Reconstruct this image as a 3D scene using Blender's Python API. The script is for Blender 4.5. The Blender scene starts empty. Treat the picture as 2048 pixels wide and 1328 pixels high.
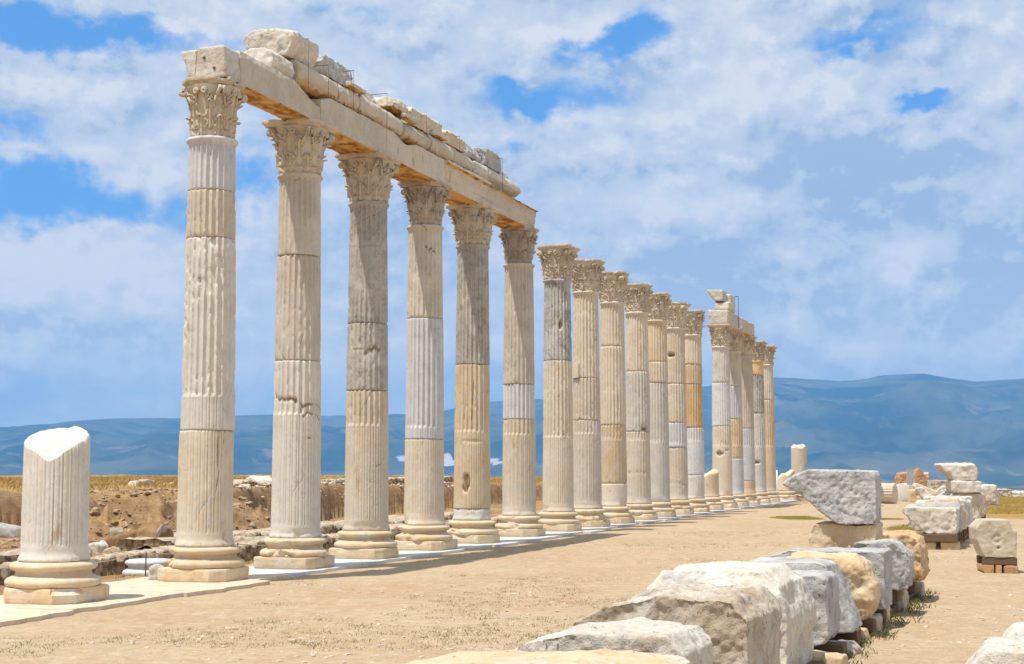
import bpy, bmesh, math, random
import numpy as np
from mathutils import Vector, Matrix
R = math.radians
scene = bpy.context.scene
col = scene.collection
# ------------------------------------------------------------------ camera, sky, sun, exposure
F, PITCH, EYE = 3016.0, R(5.113), 1.6           # focal length in photo pixels (2048 wide)
cam = bpy.data.cameras.new('camera'); cam_o = bpy.data.objects.new('camera', cam); col.objects.link(cam_o)
cam.sensor_width = 36; cam.lens = 36 * F / 2048; cam.clip_start = .1; cam.clip_end = 60000
cam_o.location = (0, 0, EYE); cam_o.rotation_euler = (R(90) + PITCH, 0, 0)
scene.camera = cam_o
SUN_EL, SUN_AZ = R(68), math.atan2(-.74, -.67)    # SUN_AZ: compass-style, atan2(x, y) of the direction to the sun
sun_dir = Vector((math.sin(SUN_AZ) * math.cos(SUN_EL), math.cos(SUN_AZ) * math.cos(SUN_EL), math.sin(SUN_EL)))
sl = bpy.data.lights.new('sun', 'SUN'); sl.energy = 5.0; sl.angle = R(.55); sl.color = (1, .95, .875)
so = bpy.data.objects.new('sun', sl); col.objects.link(so); so.rotation_euler = sun_dir.to_track_quat('Z', 'Y').to_euler()
scene.view_settings.view_transform = 'Standard'; scene.view_settings.look = 'None'
scene.view_settings.exposure = 0.04; scene.view_settings.gamma = 1
scene.render.engine = 'CYCLES'
scene.cycles.use_denoising = True
scene.cycles.max_bounces = 6; scene.cycles.diffuse_bounces = 3; scene.cycles.volume_bounces = 2
scene.cycles.use_adaptive_sampling = False


class N:
    """small node helper"""
    def __init__(s, tree): s.t = tree; s.n = tree.nodes; s.l = tree.links
    def put(s, sock, v):
        if hasattr(v, 'is_linked'): s.l.new(v, sock)
        elif hasattr(sock.default_value, '__len__'):
            v = tuple(v) if hasattr(v, '__len__') else (v,) * 3
            n = len(sock.default_value); sock.default_value = (tuple(v) + (1,))[:n] if n == 4 else v[:n]
        else: sock.default_value = v
    def m(s, op, a, b=None, c=None, clamp=False):
        x = s.n.new('ShaderNodeMath'); x.operation = op; x.use_clamp = clamp; s.put(x.inputs[0], a)
        if b is not None: s.put(x.inputs[1], b)
        if c is not None: s.put(x.inputs[2], c)
        return x.outputs[0]
    def v(s, op, a, b=None):
        x = s.n.new('ShaderNodeVectorMath'); x.operation = op; s.put(x.inputs[0], a)
        if b is not None: s.put(x.inputs[1], b)
        return x.outputs[0]
    def mix(s, f, a, b, kind='MIX'):
        x = s.n.new('ShaderNodeMix'); x.data_type = 'RGBA'; x.blend_type = kind
        s.put(x.inputs[0], f); s.put(x.inputs[6], a); s.put(x.inputs[7], b); return x.outputs[2]
    def ss(s, x, lo, hi):
        y = s.n.new('ShaderNodeMapRange'); y.interpolation_type = 'SMOOTHSTEP'
        s.put(y.inputs[0], x); y.inputs[1].default_value = lo; y.inputs[2].default_value = hi; return y.outputs[0]
    def noise(s, co, sc, det=5, rough=.55, dist=0):
        x = s.n.new('ShaderNodeTexNoise'); s.put(x.inputs['Vector'], co); x.inputs['Scale'].default_value = sc
        x.inputs['Detail'].default_value = det; x.inputs['Roughness'].default_value = rough
        x.inputs['Distortion'].default_value = dist; return x.outputs['Fac']
    def vor(s, co, sc, feat='F1', rnd=1):
        x = s.n.new('ShaderNodeTexVoronoi'); x.feature = feat; s.put(x.inputs['Vector'], co)
        x.inputs['Scale'].default_value = sc; x.inputs['Randomness'].default_value = rnd; return x
    def xyz(s, v): x = s.n.new('ShaderNodeSeparateXYZ'); s.put(x.inputs[0], v); return x.outputs
    def comb(s, a, b, c):
        x = s.n.new('ShaderNodeCombineXYZ')
        for i, q in enumerate((a, b, c)): s.put(x.inputs[i], q)
        return x.outputs[0]
    def bump(s, h, st, dist, nrm=None):
        x = s.n.new('ShaderNodeBump'); s.put(x.inputs['Height'], h); x.inputs['Strength'].default_value = st
        x.inputs['Distance'].default_value = dist
        if nrm is not None: s.l.new(nrm, x.inputs['Normal'])
        return x.outputs[0]


# --- sky: Nishita blue behind a procedural deck of broken cloud (all in directions, so it stays put when the camera moves)
w = bpy.data.worlds.new('World'); scene.world = w; w.use_nodes = True
k = N(w.node_tree); k.n.clear()
out = k.n.new('ShaderNodeOutputWorld'); bg = k.n.new('ShaderNodeBackground'); k.l.new(bg.outputs[0], out.inputs[0])
SKY = 0.1
bg.inputs[1].default_value = SKY
sky = k.n.new('ShaderNodeTexSky'); sky.sky_type = 'NISHITA'; sky.sun_disc = False
sky.sun_elevation = SUN_EL; sky.sun_rotation = SUN_AZ; sky.air_density = 1.0; sky.dust_density = 0.2; sky.ozone_density = 4
tc = k.n.new('ShaderNodeTexCoord'); D = tc.outputs['Generated']
dx, dy, dz = k.xyz(D)
az = k.m('ARCTAN2', dx, dy); el = k.m('ARCSINE', dz)
def azel(u, v):
    f = Vector((0, math.cos(PITCH), math.sin(PITCH))); up = Vector((0, -math.sin(PITCH), math.cos(PITCH)))
    d = (f * F + Vector((1, 0, 0)) * (u - 1024) + up * (664 - v)).normalized()
    return math.atan2(d.x, d.y), math.asin(d.z)
AE = k.comb(az, el, 0)
def tex(sc, det, off, ax=1.0, ay=1.35, rough=.57): return k.noise(k.v('ADD', k.v('MULTIPLY', AE, (sc * ax, sc * ay, 1)), off), 1, det, rough)
w1, w2, w3 = tex(11, 3, (3, 1, 2)), tex(11, 3, (9, 5, 7)), tex(42, 5, (1, 8, 4)); w4 = tex(42, 5, (6, 2, 9))
AW = k.v('ADD', AE, k.comb(k.m('ADD', k.m('MULTIPLY', k.m('SUBTRACT', w1, .5), .075), k.m('MULTIPLY', k.m('SUBTRACT', w3, .5), .045)),
                           k.m('ADD', k.m('MULTIPLY', k.m('SUBTRACT', w2, .5), .05), k.m('MULTIPLY', k.m('SUBTRACT', w4, .5), .035)), 0))
def total(bs):
    t = None
    for u, v, su, sv, amp in bs:
        a0, e0 = azel(u, v); q_ = k.v('MULTIPLY', k.v('SUBTRACT', AW, (a0, e0, 0)), (F / su, F / sv, 0))
        x = k.n.new('ShaderNodeVectorMath'); x.operation = 'DOT_PRODUCT'; k.put(x.inputs[0], q_); k.put(x.inputs[1], q_)
        g_ = k.m('MULTIPLY', k.m('EXPONENT', k.m('MULTIPLY', x.outputs['Value'], -1)), amp); t = g_ if t is None else k.m('ADD', t, g_)
    return t
gaps = total([(250, 72, 230, 36, .36), (20, 25, 110, 50, .30), (60, 375, 150, 60, .44), (260, 440, 200, 42, .30), (1070, 218, 105, 38, .46),
              (1235, 85, 140, 36, .40), (1030, 300, 60, 20, .22), (1700, 72, 120, 22, .28), (1655, 118, 40, 16, .26), (1850, 206, 95, 22, .40),
              (500, 345, 80, 55, .30), (350, 690, 900, 110, -.16), (1600, 620, 700, 90, -.10), (0, 248, 90, 26, .22), (690, 22, 110, 20, .20), (1180, 170, 90, 30, .2), (560, 250, 60, 60, .15)])
big = tex(9, 8, (0, 0, 0)); puff = tex(24, 9, (4, 7, 1), 1, 1.3, .6); puff_up = k.noise(k.v('ADD', k.v('MULTIPLY', AE, (24, 24 * 1.3, 1)), (3.86, 7.28, 1)), 1, 9, .6)
cover = k.m('SUBTRACT', k.m('ADD', k.m('ADD', k.m('MULTIPLY', big, .45), k.m('MULTIPLY', puff, .40)), .25), gaps)
mask = k.ss(cover, .33, .62)
crease = k.m('MULTIPLY', k.m('ABSOLUTE', k.m('SUBTRACT', puff, .5)), 2.6)
light = k.m('ADD', k.m('ADD', k.m('MULTIPLY', k.m('SUBTRACT', big, .5), 2.0), k.m('MULTIPLY', k.m('SUBTRACT', puff, puff_up), 2.1)), k.m('ADD', .34, k.m('MULTIPLY', crease, .6)))
shade = total([(1640, 320, 230, 55, -.50), (1740, 420, 170, 55, -.45), (1560, 560, 420, 60, -.28), (1900, 600, 300, 70, -.2), (1340, 400, 200, 62, .45),
               (1350, 220, 170, 70, .32), (300, 320, 230, 60, .40), (1180, 40, 300, 36, .30), (90, 530, 130, 55, .75), (330, 560, 110, 50, .4), (230, 745, 260, 30, .28), (820, 700, 160, 50, .3), (560, 690, 120, 50, .28), (40, 720, 120, 40, .25), (1750, 690, 150, 30, .3), (520, 545, 90, 50, .35), (650, 600, 80, 40, .3), (60, 640, 130, 26, -.3), (1080, 520, 150, 40, .2), (200, 650, 300, 30, -.2),
               (2000, 110, 170, 90, .32), (780, 150, 240, 50, .30), (520, 420, 45, 45, .55), (1790, 500, 70, 40, .35), (1890, 385, 60, 30, .40),
               (240, 190, 240, 40, .25), (1600, 620, 60, 40, .3), (1000, 130, 120, 40, -.2), (700, 330, 160, 40, -.2), (150, 610, 160, 30, .25), (1650, 210, 160, 60, .25)])
light = k.m('ADD', light, shade, clamp=True)
cloud = k.mix(k.ss(light, .0, .5), (4.1, 5.15, 7.0), (6.3, 6.9, 7.9)); cloud = k.mix(k.ss(light, .45, 1.0), cloud, (8.3, 8.2, 8.5))
lowb = k.ss(el, .17, .02)
cloud = k.mix(lowb, cloud, (3.5, 2.3, .4), 'ADD')
blue = k.mix(1, sky.outputs[0], (.62, 1.02, 1.5), 'MULTIPLY')
blue = k.mix(.6, blue, (1.25, 3.9, 8.6))
k.l.new(k.mix(mask, blue, cloud), bg.inputs[0])

# ------------------------------------------------------------------ geometry helpers
def gp(u, v, z=0.0):
    """world point seen at photo pixel (u, v) at height z"""
    t = math.tan(PITCH + math.atan((664 - v) / F)); y = (z - EYE) / t
    dep = y * math.cos(PITCH) + (z - EYE) * math.sin(PITCH)
    return Vector(((u - 1024) / F * dep, y, z))
def at_depth(u, v, y):
    z = EYE + y * math.tan(PITCH + math.atan((664 - v) / F))
    dep = y * math.cos(PITCH) + (z - EYE) * math.sin(PITCH)
    return Vector(((u - 1024) / F * dep, y, z))
def hsh(ix, iy, iz, seed):
    h = (ix.astype(np.int64) * 374761393 + iy.astype(np.int64) * 668265263 + iz.astype(np.int64) * 2147483647 + seed * 1274126177) & 0xffffffff
    h = ((h ^ (h >> 13)) * 1274126177) & 0xffffffff
    h = ((h ^ (h >> 16)) * 2246822519) & 0xffffffff
    return ((h ^ (h >> 15)) & 0xffffff) / float(0xffffff)
def vnoise(p, seed=0):
    i = np.floor(p).astype(np.int64); f = p - i; f = f * f * f * (f * (f * 6 - 15) + 10)
    r = 0
    for a in (0, 1):
        wa = f[:, 0] if a else 1 - f[:, 0]
        for b in (0, 1):
            wb = wa * (f[:, 1] if b else 1 - f[:, 1])
            for c in (0, 1):
                r = r + wb * (f[:, 2] if c else 1 - f[:, 2]) * hsh(i[:, 0] + a, i[:, 1] + b, i[:, 2] + c, seed)
    return r * 2 - 1
def fbm(p, octv=4, seed=0, gain=.5):
    r = 0; a = 1; s = 0; q = np.array(p, float)
    for o in range(octv):
        r = r + a * vnoise(q, seed + o * 17); s += a; a *= gain; q = q * 2.03 + 11.7
    return r / s
def ridged(p, octv=4, seed=0):
    r = 0; a = 1; s = 0; q = np.array(p, float)
    for o in range(octv):
        r = r + a * (1 - np.abs(vnoise(q, seed + o * 13))); s += a; a *= .5; q = q * 2.07 + 5.1
    return r / s
def sstep(x, a, b):
    t = np.clip((x - a) / (b - a), 0, 1); return t * t * (3 - 2 * t)
def mesh_np(name, V, Fq, smooth=True, mat=None):
    """mesh from a vertex array and a list of face-index arrays (each (n, 3) or (n, 4)) """
    me = bpy.data.meshes.new(name)
    V = np.asarray(V, np.float32); me.vertices.add(len(V)); me.vertices.foreach_set('co', V.ravel())
    Fq = [np.asarray(f, np.int32) for f in (Fq if isinstance(Fq, list) else [Fq]) if len(f)]
    tot = np.concatenate([np.full(len(f), f.shape[1], np.int32) for f in Fq]); idx = np.concatenate([f.ravel() for f in Fq])
    me.loops.add(len(idx)); me.loops.foreach_set('vertex_index', idx)
    me.polygons.add(len(tot)); me.polygons.foreach_set('loop_start', np.concatenate([[0], np.cumsum(tot)[:-1]]).astype(np.int32))
    me.update(calc_edges=True); me.validate()
    me.polygons.foreach_set('use_smooth', np.full(len(me.polygons), smooth))
    if mat: me.materials.append(mat)
    return me
def grid_faces(nr, nc, wrap=False, off=0):
    i = np.arange(nr - 1)[:, None]; j = np.arange(nc if wrap else nc - 1)[None, :]; j2 = (j + 1) % nc
    a = i * nc + j; b = i * nc + j2; c = (i + 1) * nc + j2; d = (i + 1) * nc + j
    return np.stack([a, b, c, d], -1).reshape(-1, 4) + off
def obj(name, me, parent=None, loc=(0, 0, 0), rz=0.0):
    o = bpy.data.objects.new(name, me); col.objects.link(o); o.location = loc; o.rotation_euler = (0, 0, rz)
    if parent: o.parent = parent
    return o
def tag(o, label, cat, group=None):
    o['label'] = label; o['category'] = cat; o['kind'] = 'thing'
    if group: o['group'] = group
    return o
def structure(o, kind='structure', label=None, cat=None):
    o['kind'] = kind
    if label: o['label'] = label
    if cat: o['category'] = cat
    return o
class MB:
    """collects pieces of one mesh"""
    def __init__(s): s.V = []; s.F = []; s.n = 0
    def add(s, V, Fq):
        V = np.asarray(V, float); s.V.append(V)
        for f in (Fq if isinstance(Fq, list) else [Fq]): s.F.append(np.asarray(f, np.int32) + s.n)
        s.n += len(V); return s
    def box(s, x0, x1, y0, y1, z0, z1):
        V = [(x, y, z) for z in (z0, z1) for y in (y0, y1) for x in (x0, x1)]
        return s.add(V, np.array([[0, 2, 3, 1], [4, 5, 7, 6], [0, 1, 5, 4], [2, 6, 7, 3], [0, 4, 6, 2], [1, 3, 7, 5]]))
    def tube(s, a, b, r, n=8, r2=None):
        a = np.array(a, float); b = np.array(b, float); d = (b - a) / np.linalg.norm(b - a); r2 = r if r2 is None else r2
        e = np.cross(d, (0, 0, 1) if abs(d[2]) < .9 else (1, 0, 0)); e /= np.linalg.norm(e); g = np.cross(d, e)
        t = np.arange(n) / n * 2 * np.pi; c = np.cos(t)[:, None] * e + np.sin(t)[:, None] * g
        V = np.concatenate([a + c * r, b + c * r2, [a], [b]]); i = np.arange(n); j = (i + 1) % n
        return s.add(V, [np.stack([i, j, n + j, n + i], 1), np.stack([j, i, np.full(n, 2 * n)], 1), np.stack([n + i, n + j, np.full(n, 2 * n + 1)], 1)])
    def mesh(s, name, mat=None, smooth=False): return mesh_np(name, np.concatenate(s.V), s.F, smooth, mat)

# ------------------------------------------------------------------ materials
def new_mat(name):
    m = bpy.data.materials.new(name); m.use_nodes = True; q = N(m.node_tree)
    b = q.n['Principled BSDF']; b.inputs['Roughness'].default_value = .85
    b.inputs['Specular IOR Level'].default_value = .25
    return m, q, b
def stone_mat(name, base, var, stain=(.55, .33, .13), stain_amt=.3, grey=(.33, .33, .34), grey_amt=.2, vein=.0, bump=1.0, ochre_below=False, pits=.5):
    m, q, b = new_mat(name)
    tcn = q.n.new('ShaderNodeTexCoord'); oi = q.n.new('ShaderNodeObjectInfo')
    co = q.v('ADD', tcn.outputs['Object'], q.v('MULTIPLY', q.comb(oi.outputs['Random'], q.m('FRACT', q.m('MULTIPLY', oi.outputs['Random'], 7.3)), q.m('FRACT', q.m('MULTIPLY', oi.outputs['Random'], 13.7))), (31, 47, 23)))
    n1 = q.noise(co, 2.2, 6, .6); n2 = q.noise(co, 14, 8, .65); n3 = q.noise(q.v('ADD', co, (9, 3, 5)), 3.1, 7, .62, .5)
    st = q.noise(q.v('MULTIPLY', co, (7, 7, .9)), 1, 6, .6, .3)
    n4 = q.noise(co, 70, 3, .6)
    c = q.mix(q.ss(n1, .36, .64), base, var)
    c = q.mix(q.m('MULTIPLY', q.ss(st, .52, .70), stain_amt), c, stain)
    c = q.mix(q.m('MULTIPLY', q.ss(n3, .52, .68), grey_amt), c, grey)
    if vein:
        vn = q.m('ABSOLUTE', q.m('SUBTRACT', q.noise(q.v('ADD', co, (2, 8, 1)), 2.4, 7, .65, 1.2), .5))
        c = q.mix(q.m('MULTIPLY', q.ss(vn, .035, .0), vein), c, (.2, .19, .2))
    mo = q.noise(q.v('ADD', co, (14, 2, 6)), 2.0, 5, .55, .3); c = q.mix(q.m('MULTIPLY', q.ss(mo, .60, .615), .55 if pits > .1 else 0), c, (.56, .53, .48))
    rs_ = q.noise(q.v('ADD', q.v('MULTIPLY', co, (2.6, 2.6, 1.1)), (4, 4, 4)), 1, 8, .72); c = q.mix(q.m('MULTIPLY', q.ss(rs_, .60, .69), .6 if pits > .1 else 0), c, (.36, .215, .09))
    # broad value drift between one drum / block and the next, small mottling and pits that are really there
    c = q.mix(1, c, q.mix(oi.outputs['Random'], (.90, .89, .88), (1.06, 1.05, 1.03)), 'MULTIPLY')
    c = q.mix(1, c, q.mix(n2, (.84, .83, .81), (1.13, 1.13, 1.13)), 'MULTIPLY')
    pit = q.ss(q.noise(q.v('MULTIPLY', co, (1, 1, .6)), 38, 3, .6), .66, .74)
    c = q.mix(q.m('MULTIPLY', pit, pits), c, (.2, .15, .1))
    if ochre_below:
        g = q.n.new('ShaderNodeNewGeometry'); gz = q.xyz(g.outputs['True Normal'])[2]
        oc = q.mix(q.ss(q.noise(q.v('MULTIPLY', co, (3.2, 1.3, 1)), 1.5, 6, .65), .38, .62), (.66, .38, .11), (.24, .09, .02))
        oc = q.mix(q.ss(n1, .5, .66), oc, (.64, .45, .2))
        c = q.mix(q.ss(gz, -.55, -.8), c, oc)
    sa = q.n.new('ShaderNodeAttribute'); sa.attribute_name = 'stain'
    c = q.mix(q.m('MULTIPLY', q.ss(q.m('ADD', sa.outputs['Fac'], q.m('MULTIPLY', q.m('SUBTRACT', n2, .5), .9)), .25, .7), .8), c, (.23, .15, .075))
    q.put(b.inputs['Base Color'], c)
    h = q.m('ADD', q.m('ADD', q.m('MULTIPLY', n2, .6), q.m('MULTIPLY', n4, .22)), q.m('MULTIPLY', pit, -.5))
    q.put(b.inputs['Normal'], q.bump(h, .55 * bump, .02))
    return m
M = {}
M['cream'] = stone_mat('cream_marble', (.66, .595, .485), (.62, .53, .41), (.56, .39, .19), .28, (.55, .535, .50), .45)
M['beige'] = stone_mat('beige_marble', (.585, .53, .45), (.53, .475, .395), (.50, .37, .22), .22, (.44, .42, .385), .45)
M['pale'] = stone_mat('pale_marble', (.65, .615, .56), (.60, .565, .505), (.56, .44, .28), .25, (.49, .49, .49), .5)
M['white'] = stone_mat('new_white_marble', (.66, .655, .65), (.60, .60, .605), (.60, .58, .55), .2, (.46, .475, .50), .55, .15, .35, pits=.05)
M['grey'] = stone_mat('grey_marble', (.49, .455, .405), (.42, .395, .36), (.46, .36, .24), .4, (.30, .30, .30), .6, .45)
M['dark'] = stone_mat('veined_grey_marble', (.52, .50, .47), (.41, .40, .39), (.52, .43, .29), .3, (.22, .225, .23), .75, .7)
M['gold'] = stone_mat('golden_marble', (.65, .545, .395), (.61, .475, .305), (.56, .33, .12), .38, (.55, .51, .45), .5)
M['orange'] = stone_mat('orange_marble', (.62, .42, .19), (.60, .47, .28), (.52, .24, .06), .55, (.6, .53, .42), .45)
M['carved'] = stone_mat('carved_marble', (.62, .545, .43), (.55, .47, .35), (.45, .29, .13), .3, (.34, .30, .26), .5, bump=1.2, ochre_below=False)
M['base'] = stone_mat('golden_base_marble', (.66, .55, .40), (.63, .48, .30), (.58, .36, .14), .40, (.57, .52, .45), .5)
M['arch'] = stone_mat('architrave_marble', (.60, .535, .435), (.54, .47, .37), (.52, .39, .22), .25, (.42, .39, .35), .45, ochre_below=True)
M['block'] = stone_mat('weathered_white_stone', (.69, .65, .575), (.61, .555, .465), (.50, .37, .22), .35, (.38, .38, .38), .6, .2, 2.4)
M['blockg'] = stone_mat('weathered_grey_stone', (.52, .515, .50), (.42, .42, .415), (.48, .40, .30), .3, (.22, .225, .235), .7, .35, 2.4)
M['blocky'] = stone_mat('honey_stone', (.63, .51, .35), (.58, .42, .25), (.50, .27, .1), .45, (.56, .51, .44), .4, 0, 1.6)
M['blocko'] = stone_mat('rusty_orange_stone', (.58, .43, .27), (.50, .31, .16), (.36, .16, .06), .5, (.56, .46, .33), .35, 0, 1.8)
M['dressed'] = stone_mat('dressed_cream_stone', (.60, .53, .42), (.55, .47, .36), (.5, .35, .2), .3, (.46, .43, .39), .5, 0, 1.2)
M['mottle'] = stone_mat('brown_mottled_stone', (.58, .52, .43), (.44, .36, .26), (.30, .20, .11), .7, (.26, .22, .18), .85, .3, 2.4)
M['earth'] = stone_mat('caked_earth', (.33, .20, .10), (.25, .145, .07), (.40, .26, .14), .5, (.2, .12, .06), .6, 0, 2.5)
M['brick'] = stone_mat('old_brick', (.50, .30, .15), (.44, .24, .11), (.55, .4, .24), .5, (.3, .2, .12), .4, 0, 1.8)

def simple(name, c, rough=.7, metal=0, var=.25, sc=20):
    m, q, b = new_mat(name); tcn = q.n.new('ShaderNodeTexCoord')
    n = q.noise(tcn.outputs['Object'], sc, 5, .6)
    q.put(b.inputs['Base Color'], q.mix(1, c, q.mix(n, (1 - var,) * 3, (1 + var,) * 3), 'MULTIPLY'))
    b.inputs['Roughness'].default_value = rough; b.inputs['Metallic'].default_value = metal
    q.put(b.inputs['Normal'], q.bump(n, .3, .01)); return m
def timber(name, c1, c2):
    m, q, b = new_mat(name); tcn = q.n.new('ShaderNodeTexCoord'); oi = q.n.new('ShaderNodeObjectInfo')
    co = q.v('ADD', tcn.outputs['Object'], q.v('MULTIPLY', q.comb(oi.outputs['Random'], oi.outputs['Random'], oi.outputs['Random']), (17, 5, 9)))
    g = q.noise(q.v('MULTIPLY', co, (2, 2, 40)), 1.5, 5, .6, .4); g2 = q.noise(co, 5, 5)
    q.put(b.inputs['Base Color'], q.mix(g, c1, c2)); q.put(b.inputs['Normal'], q.bump(q.m('ADD', g, g2), .5, .01)); return m
M['wood'] = timber('weathered_timber', (.075, .045, .025), (.21, .14, .085))
M['rod'] = simple('dark_iron', (.09, .08, .07), .6)
M['board'] = simple('grey_board', (.36, .38, .41), .5, 0, .06)
M['rope'] = simple('faded_rope', (.50, .41, .30), .9)

# ------------------------------------------------------------------ the ground
COL0 = Vector((-4.264, 21.021, 0)); ANG = .32205
DV = Vector((math.sin(ANG), math.cos(ANG), 0)); NV = Vector((-math.cos(ANG), math.sin(ANG), 0))   # along the colonnade, and to its left
def L(s, t, z=0.0): return COL0 + DV * s + NV * t + Vector((0, 0, z))
def height(x, y):
    px, py = x - COL0.x, y - COL0.y
    s = px * DV.x + py * DV.y; t = px * NV.x + py * NV.y
    P = np.stack([x, y, np.zeros_like(x)], 1)
    big = fbm(P * .35, 4, 5); mid = fbm(P * 1.6, 4, 9)
    z = .012 * big + .010 * mid * sstep(np.abs(t), .0, 2.0)
    # the dig to the left of the columns: floor a little lower, an earth bank behind, a talus of rubble at its left end
    left = sstep(t, 1.15, 1.9)
    z = z - .05 * left * sstep(t, 1.2, 2.2) + left * (.05 * mid + .05 * big)
    q = x + .303 * y
    tb = np.where(q < 0, 13.2, np.where(s < 16.5, 7.0 + .5 * big, 9.2 + (s - 18) * .073 + .25 * big + .02 * mid))
    wd = np.where(q < 0, .6, np.where(s < 16.5, 3.0, .30))
    hb = (1.07 + .05 * big - np.clip((s - 18) * .0065, 0, .3))
    bank = sstep(t, 0, 1) * 0 + np.clip((t - tb) / wd, 0, 1)
    bank = np.where(wd > 2, bank ** .8, bank ** .45)
    talus = (wd > 2) & (bank > 0) & (bank < 1)
    z = z + hb * bank + np.where(talus, 1.3 * (ridged(P * .8, 6, 31) - .62), 0) * np.sin(np.clip(bank, 0, 1) * np.pi)
    z = z + .06 * np.where((wd < 2) & (bank > .02) & (bank < 1), .3 * mid, 0)
    z = z + sstep(t, 13, 30) * (.12 * big)
    # right of the row of blocks the ground stays level; the hill top ends and drops to the valley
    r = np.hypot(x, y); az_ = np.arctan2(x, y)
    edge = np.interp(az_, [-.5, -.1, .02, .12, .22, .30, .36, .6], [150, 150, 120, 95, 88, 84, 90, 90]) + 6 * big
    d = np.clip(r - edge, 0, None)
    z = z - 70 * (1 - np.exp(-(d / 110) ** 1.3))
    grass = sstep(bank, .985, 1.0) * sstep(t, 5, 8) * sstep(t - tb - wd, .1, .9) * sstep(np.abs(q), .3, .8)
    grass = np.maximum(grass, sstep(-t, 8.0 - s * .02, 12 - s * .02) * .0)
    right = sstep(-t - 7.6 + .03 * (s - 20), 0, 2.0) * sstep(s, 24, 36)
    grass = np.maximum(grass, right * .9)
    dig = sstep(t, 1.15, 1.6) * (1 - grass)
    return z, grass, dig, bank
def gz(x, y): return float(height(np.array([x], float), np.array([y], float))[0][0])

nr = 900
rr = 1.2 * (900 / 1.2) ** (np.arange(nr) / (nr - 1))
aa = np.concatenate([np.linspace(-3.1, -.62, 60), np.linspace(-.60, -.36, 60), np.linspace(-.355, .355, 820), np.linspace(.36, .60, 60), np.linspace(.62, 3.1, 60)])
A, RR = np.meshgrid(aa, rr); gx = (np.sin(A) * RR).ravel(); gy = (np.cos(A) * RR).ravel()
gzv, g_grass, g_dig, g_bank = height(gx, gy)
gm, q, b = new_mat('sandy_ground')
at = q.n.new('ShaderNodeAttribute'); at.attribute_name = 'cover'; cov = q.xyz(at.outputs['Vector'])
P = q.n.new('ShaderNodeTexCoord').outputs['Object']
n_big = q.noise(P, .35, 5, .6); n_mid = q.noise(P, 2.3, 6, .62); n_fin = q.noise(P, 22, 6, .65); n_grit = q.noise(P, 120, 3, .6)
sand = q.mix(q.ss(n_big, .36, .64), (.485, .372, .238), (.45, .325, .20))
sand = q.mix(q.m('MULTIPLY', q.ss(n_mid, .50, .70), .6), sand, (.53, .44, .32))
sand = q.mix(q.m('MULTIPLY', q.ss(q.noise(q.v('ADD', P, (5, 5, 0)), .8, 6, .65), .55, .72), .38), sand, (.44, .25, .14))
peb = q.vor(P, 26); pebm = q.m('MULTIPLY', q.ss(peb.outputs['Distance'], .32, .14), q.ss(q.noise(P, 1.6, 5, .65), .44, .60))
pc = q.xyz(peb.outputs['Color'])[0]
sand = q.mix(q.m('MULTIPLY', pebm, .9), sand, q.mix(pc, (.34, .24, .16), (.74, .66, .55)))
peb2 = q.vor(P, 9); pm2 = q.m('MULTIPLY', q.ss(peb2.outputs['Distance'], .2, .12), q.ss(q.xyz(peb2.outputs['Color'])[1], .72, .8))
sand = q.mix(q.m('MULTIPLY', pm2, .6), sand, (.66, .57, .46))
sand = q.mix(q.m('MULTIPLY', q.ss(q.noise(q.v('ADD', P, (1, 7, 0)), .5, 6, .7), .56, .70), .4), sand, (.40, .33, .16))
n_clod = q.noise(q.v('ADD', P, (3, 3, 0)), 6.5, 8, .7)
sand = q.mix(1, sand, q.mix(q.m('MULTIPLY', q.ss(n_clod, .3, .7), 1), (.86, .85, .84), (1.12, 1.12, 1.12)), 'MULTIPLY')
sand = q.mix(q.m('MULTIPLY', q.m('MULTIPLY', q.ss(q.noise(q.v('ADD', P, (13, 2, 0)), 4.0, 9, .75), .56, .66), q.ss(q.noise(q.v('ADD', P, (3, 22, 0)), .55, 4, .6), .50, .62)), .75), sand, (.70, .62, .50))
sand = q.mix(q.m('MULTIPLY', q.m('MULTIPLY', q.ss(q.noise(q.v('ADD', P, (2, 19, 0)), 7.0, 9, .75), .58, .66), q.ss(q.noise(q.v('ADD', P, (33, 2, 0)), .4, 4, .6), .47, .60)), .65), sand, (.25, .17, .10))
sand = q.mix(1, sand, q.mix(q.m('ADD', q.m('MULTIPLY', n_fin, .6), q.m('MULTIPLY', n_grit, .4)), (.62, .60, .58), (1.36, 1.36, 1.36)), 'MULTIPLY')
earth = q.mix(q.ss(n_mid, .35, .65), (.24, .145, .075), (.34, .22, .12))
earth = q.mix(q.m('MULTIPLY', q.ss(n_big, .45, .62), .6), earth, (.42, .26, .10))
pzz = q.noise(q.v('MULTIPLY', P, (1.2, 1.2, 7)), 1.6, 8, .68); earth = q.mix(1, earth, q.mix(pzz, (.35,) * 3, (1.65,) * 3), 'MULTIPLY')
earth = q.mix(q.m('MULTIPLY', pebm, .7), earth, (.6, .5, .37)); earth = q.mix(1, earth, q.mix(n_fin, (.6,) * 3, (1.35,) * 3), 'MULTIPLY')
dry = q.mix(q.ss(q.noise(q.v('MULTIPLY', P, (1, 1, 1)), .5, 7, .65), .38, .62), (.40, .235, .075), (.33, .22, .09))
dry = q.mix(1, dry, q.mix(n_fin, (.65,) * 3, (1.3,) * 3), 'MULTIPLY')
gxyz = q.xyz(q.n.new('ShaderNodeNewGeometry').outputs['Position'])
scrub = q.ss(gxyz[2], -2, -8)
c = q.mix(cov[1], sand, earth); c = q.mix(q.ss(q.m('ADD', cov[0], q.m('MULTIPLY', q.m('SUBTRACT', n_mid, .5), .7)), .3, .7), c, dry)
c = q.mix(scrub, c, (.07, .075, .03))
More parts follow.
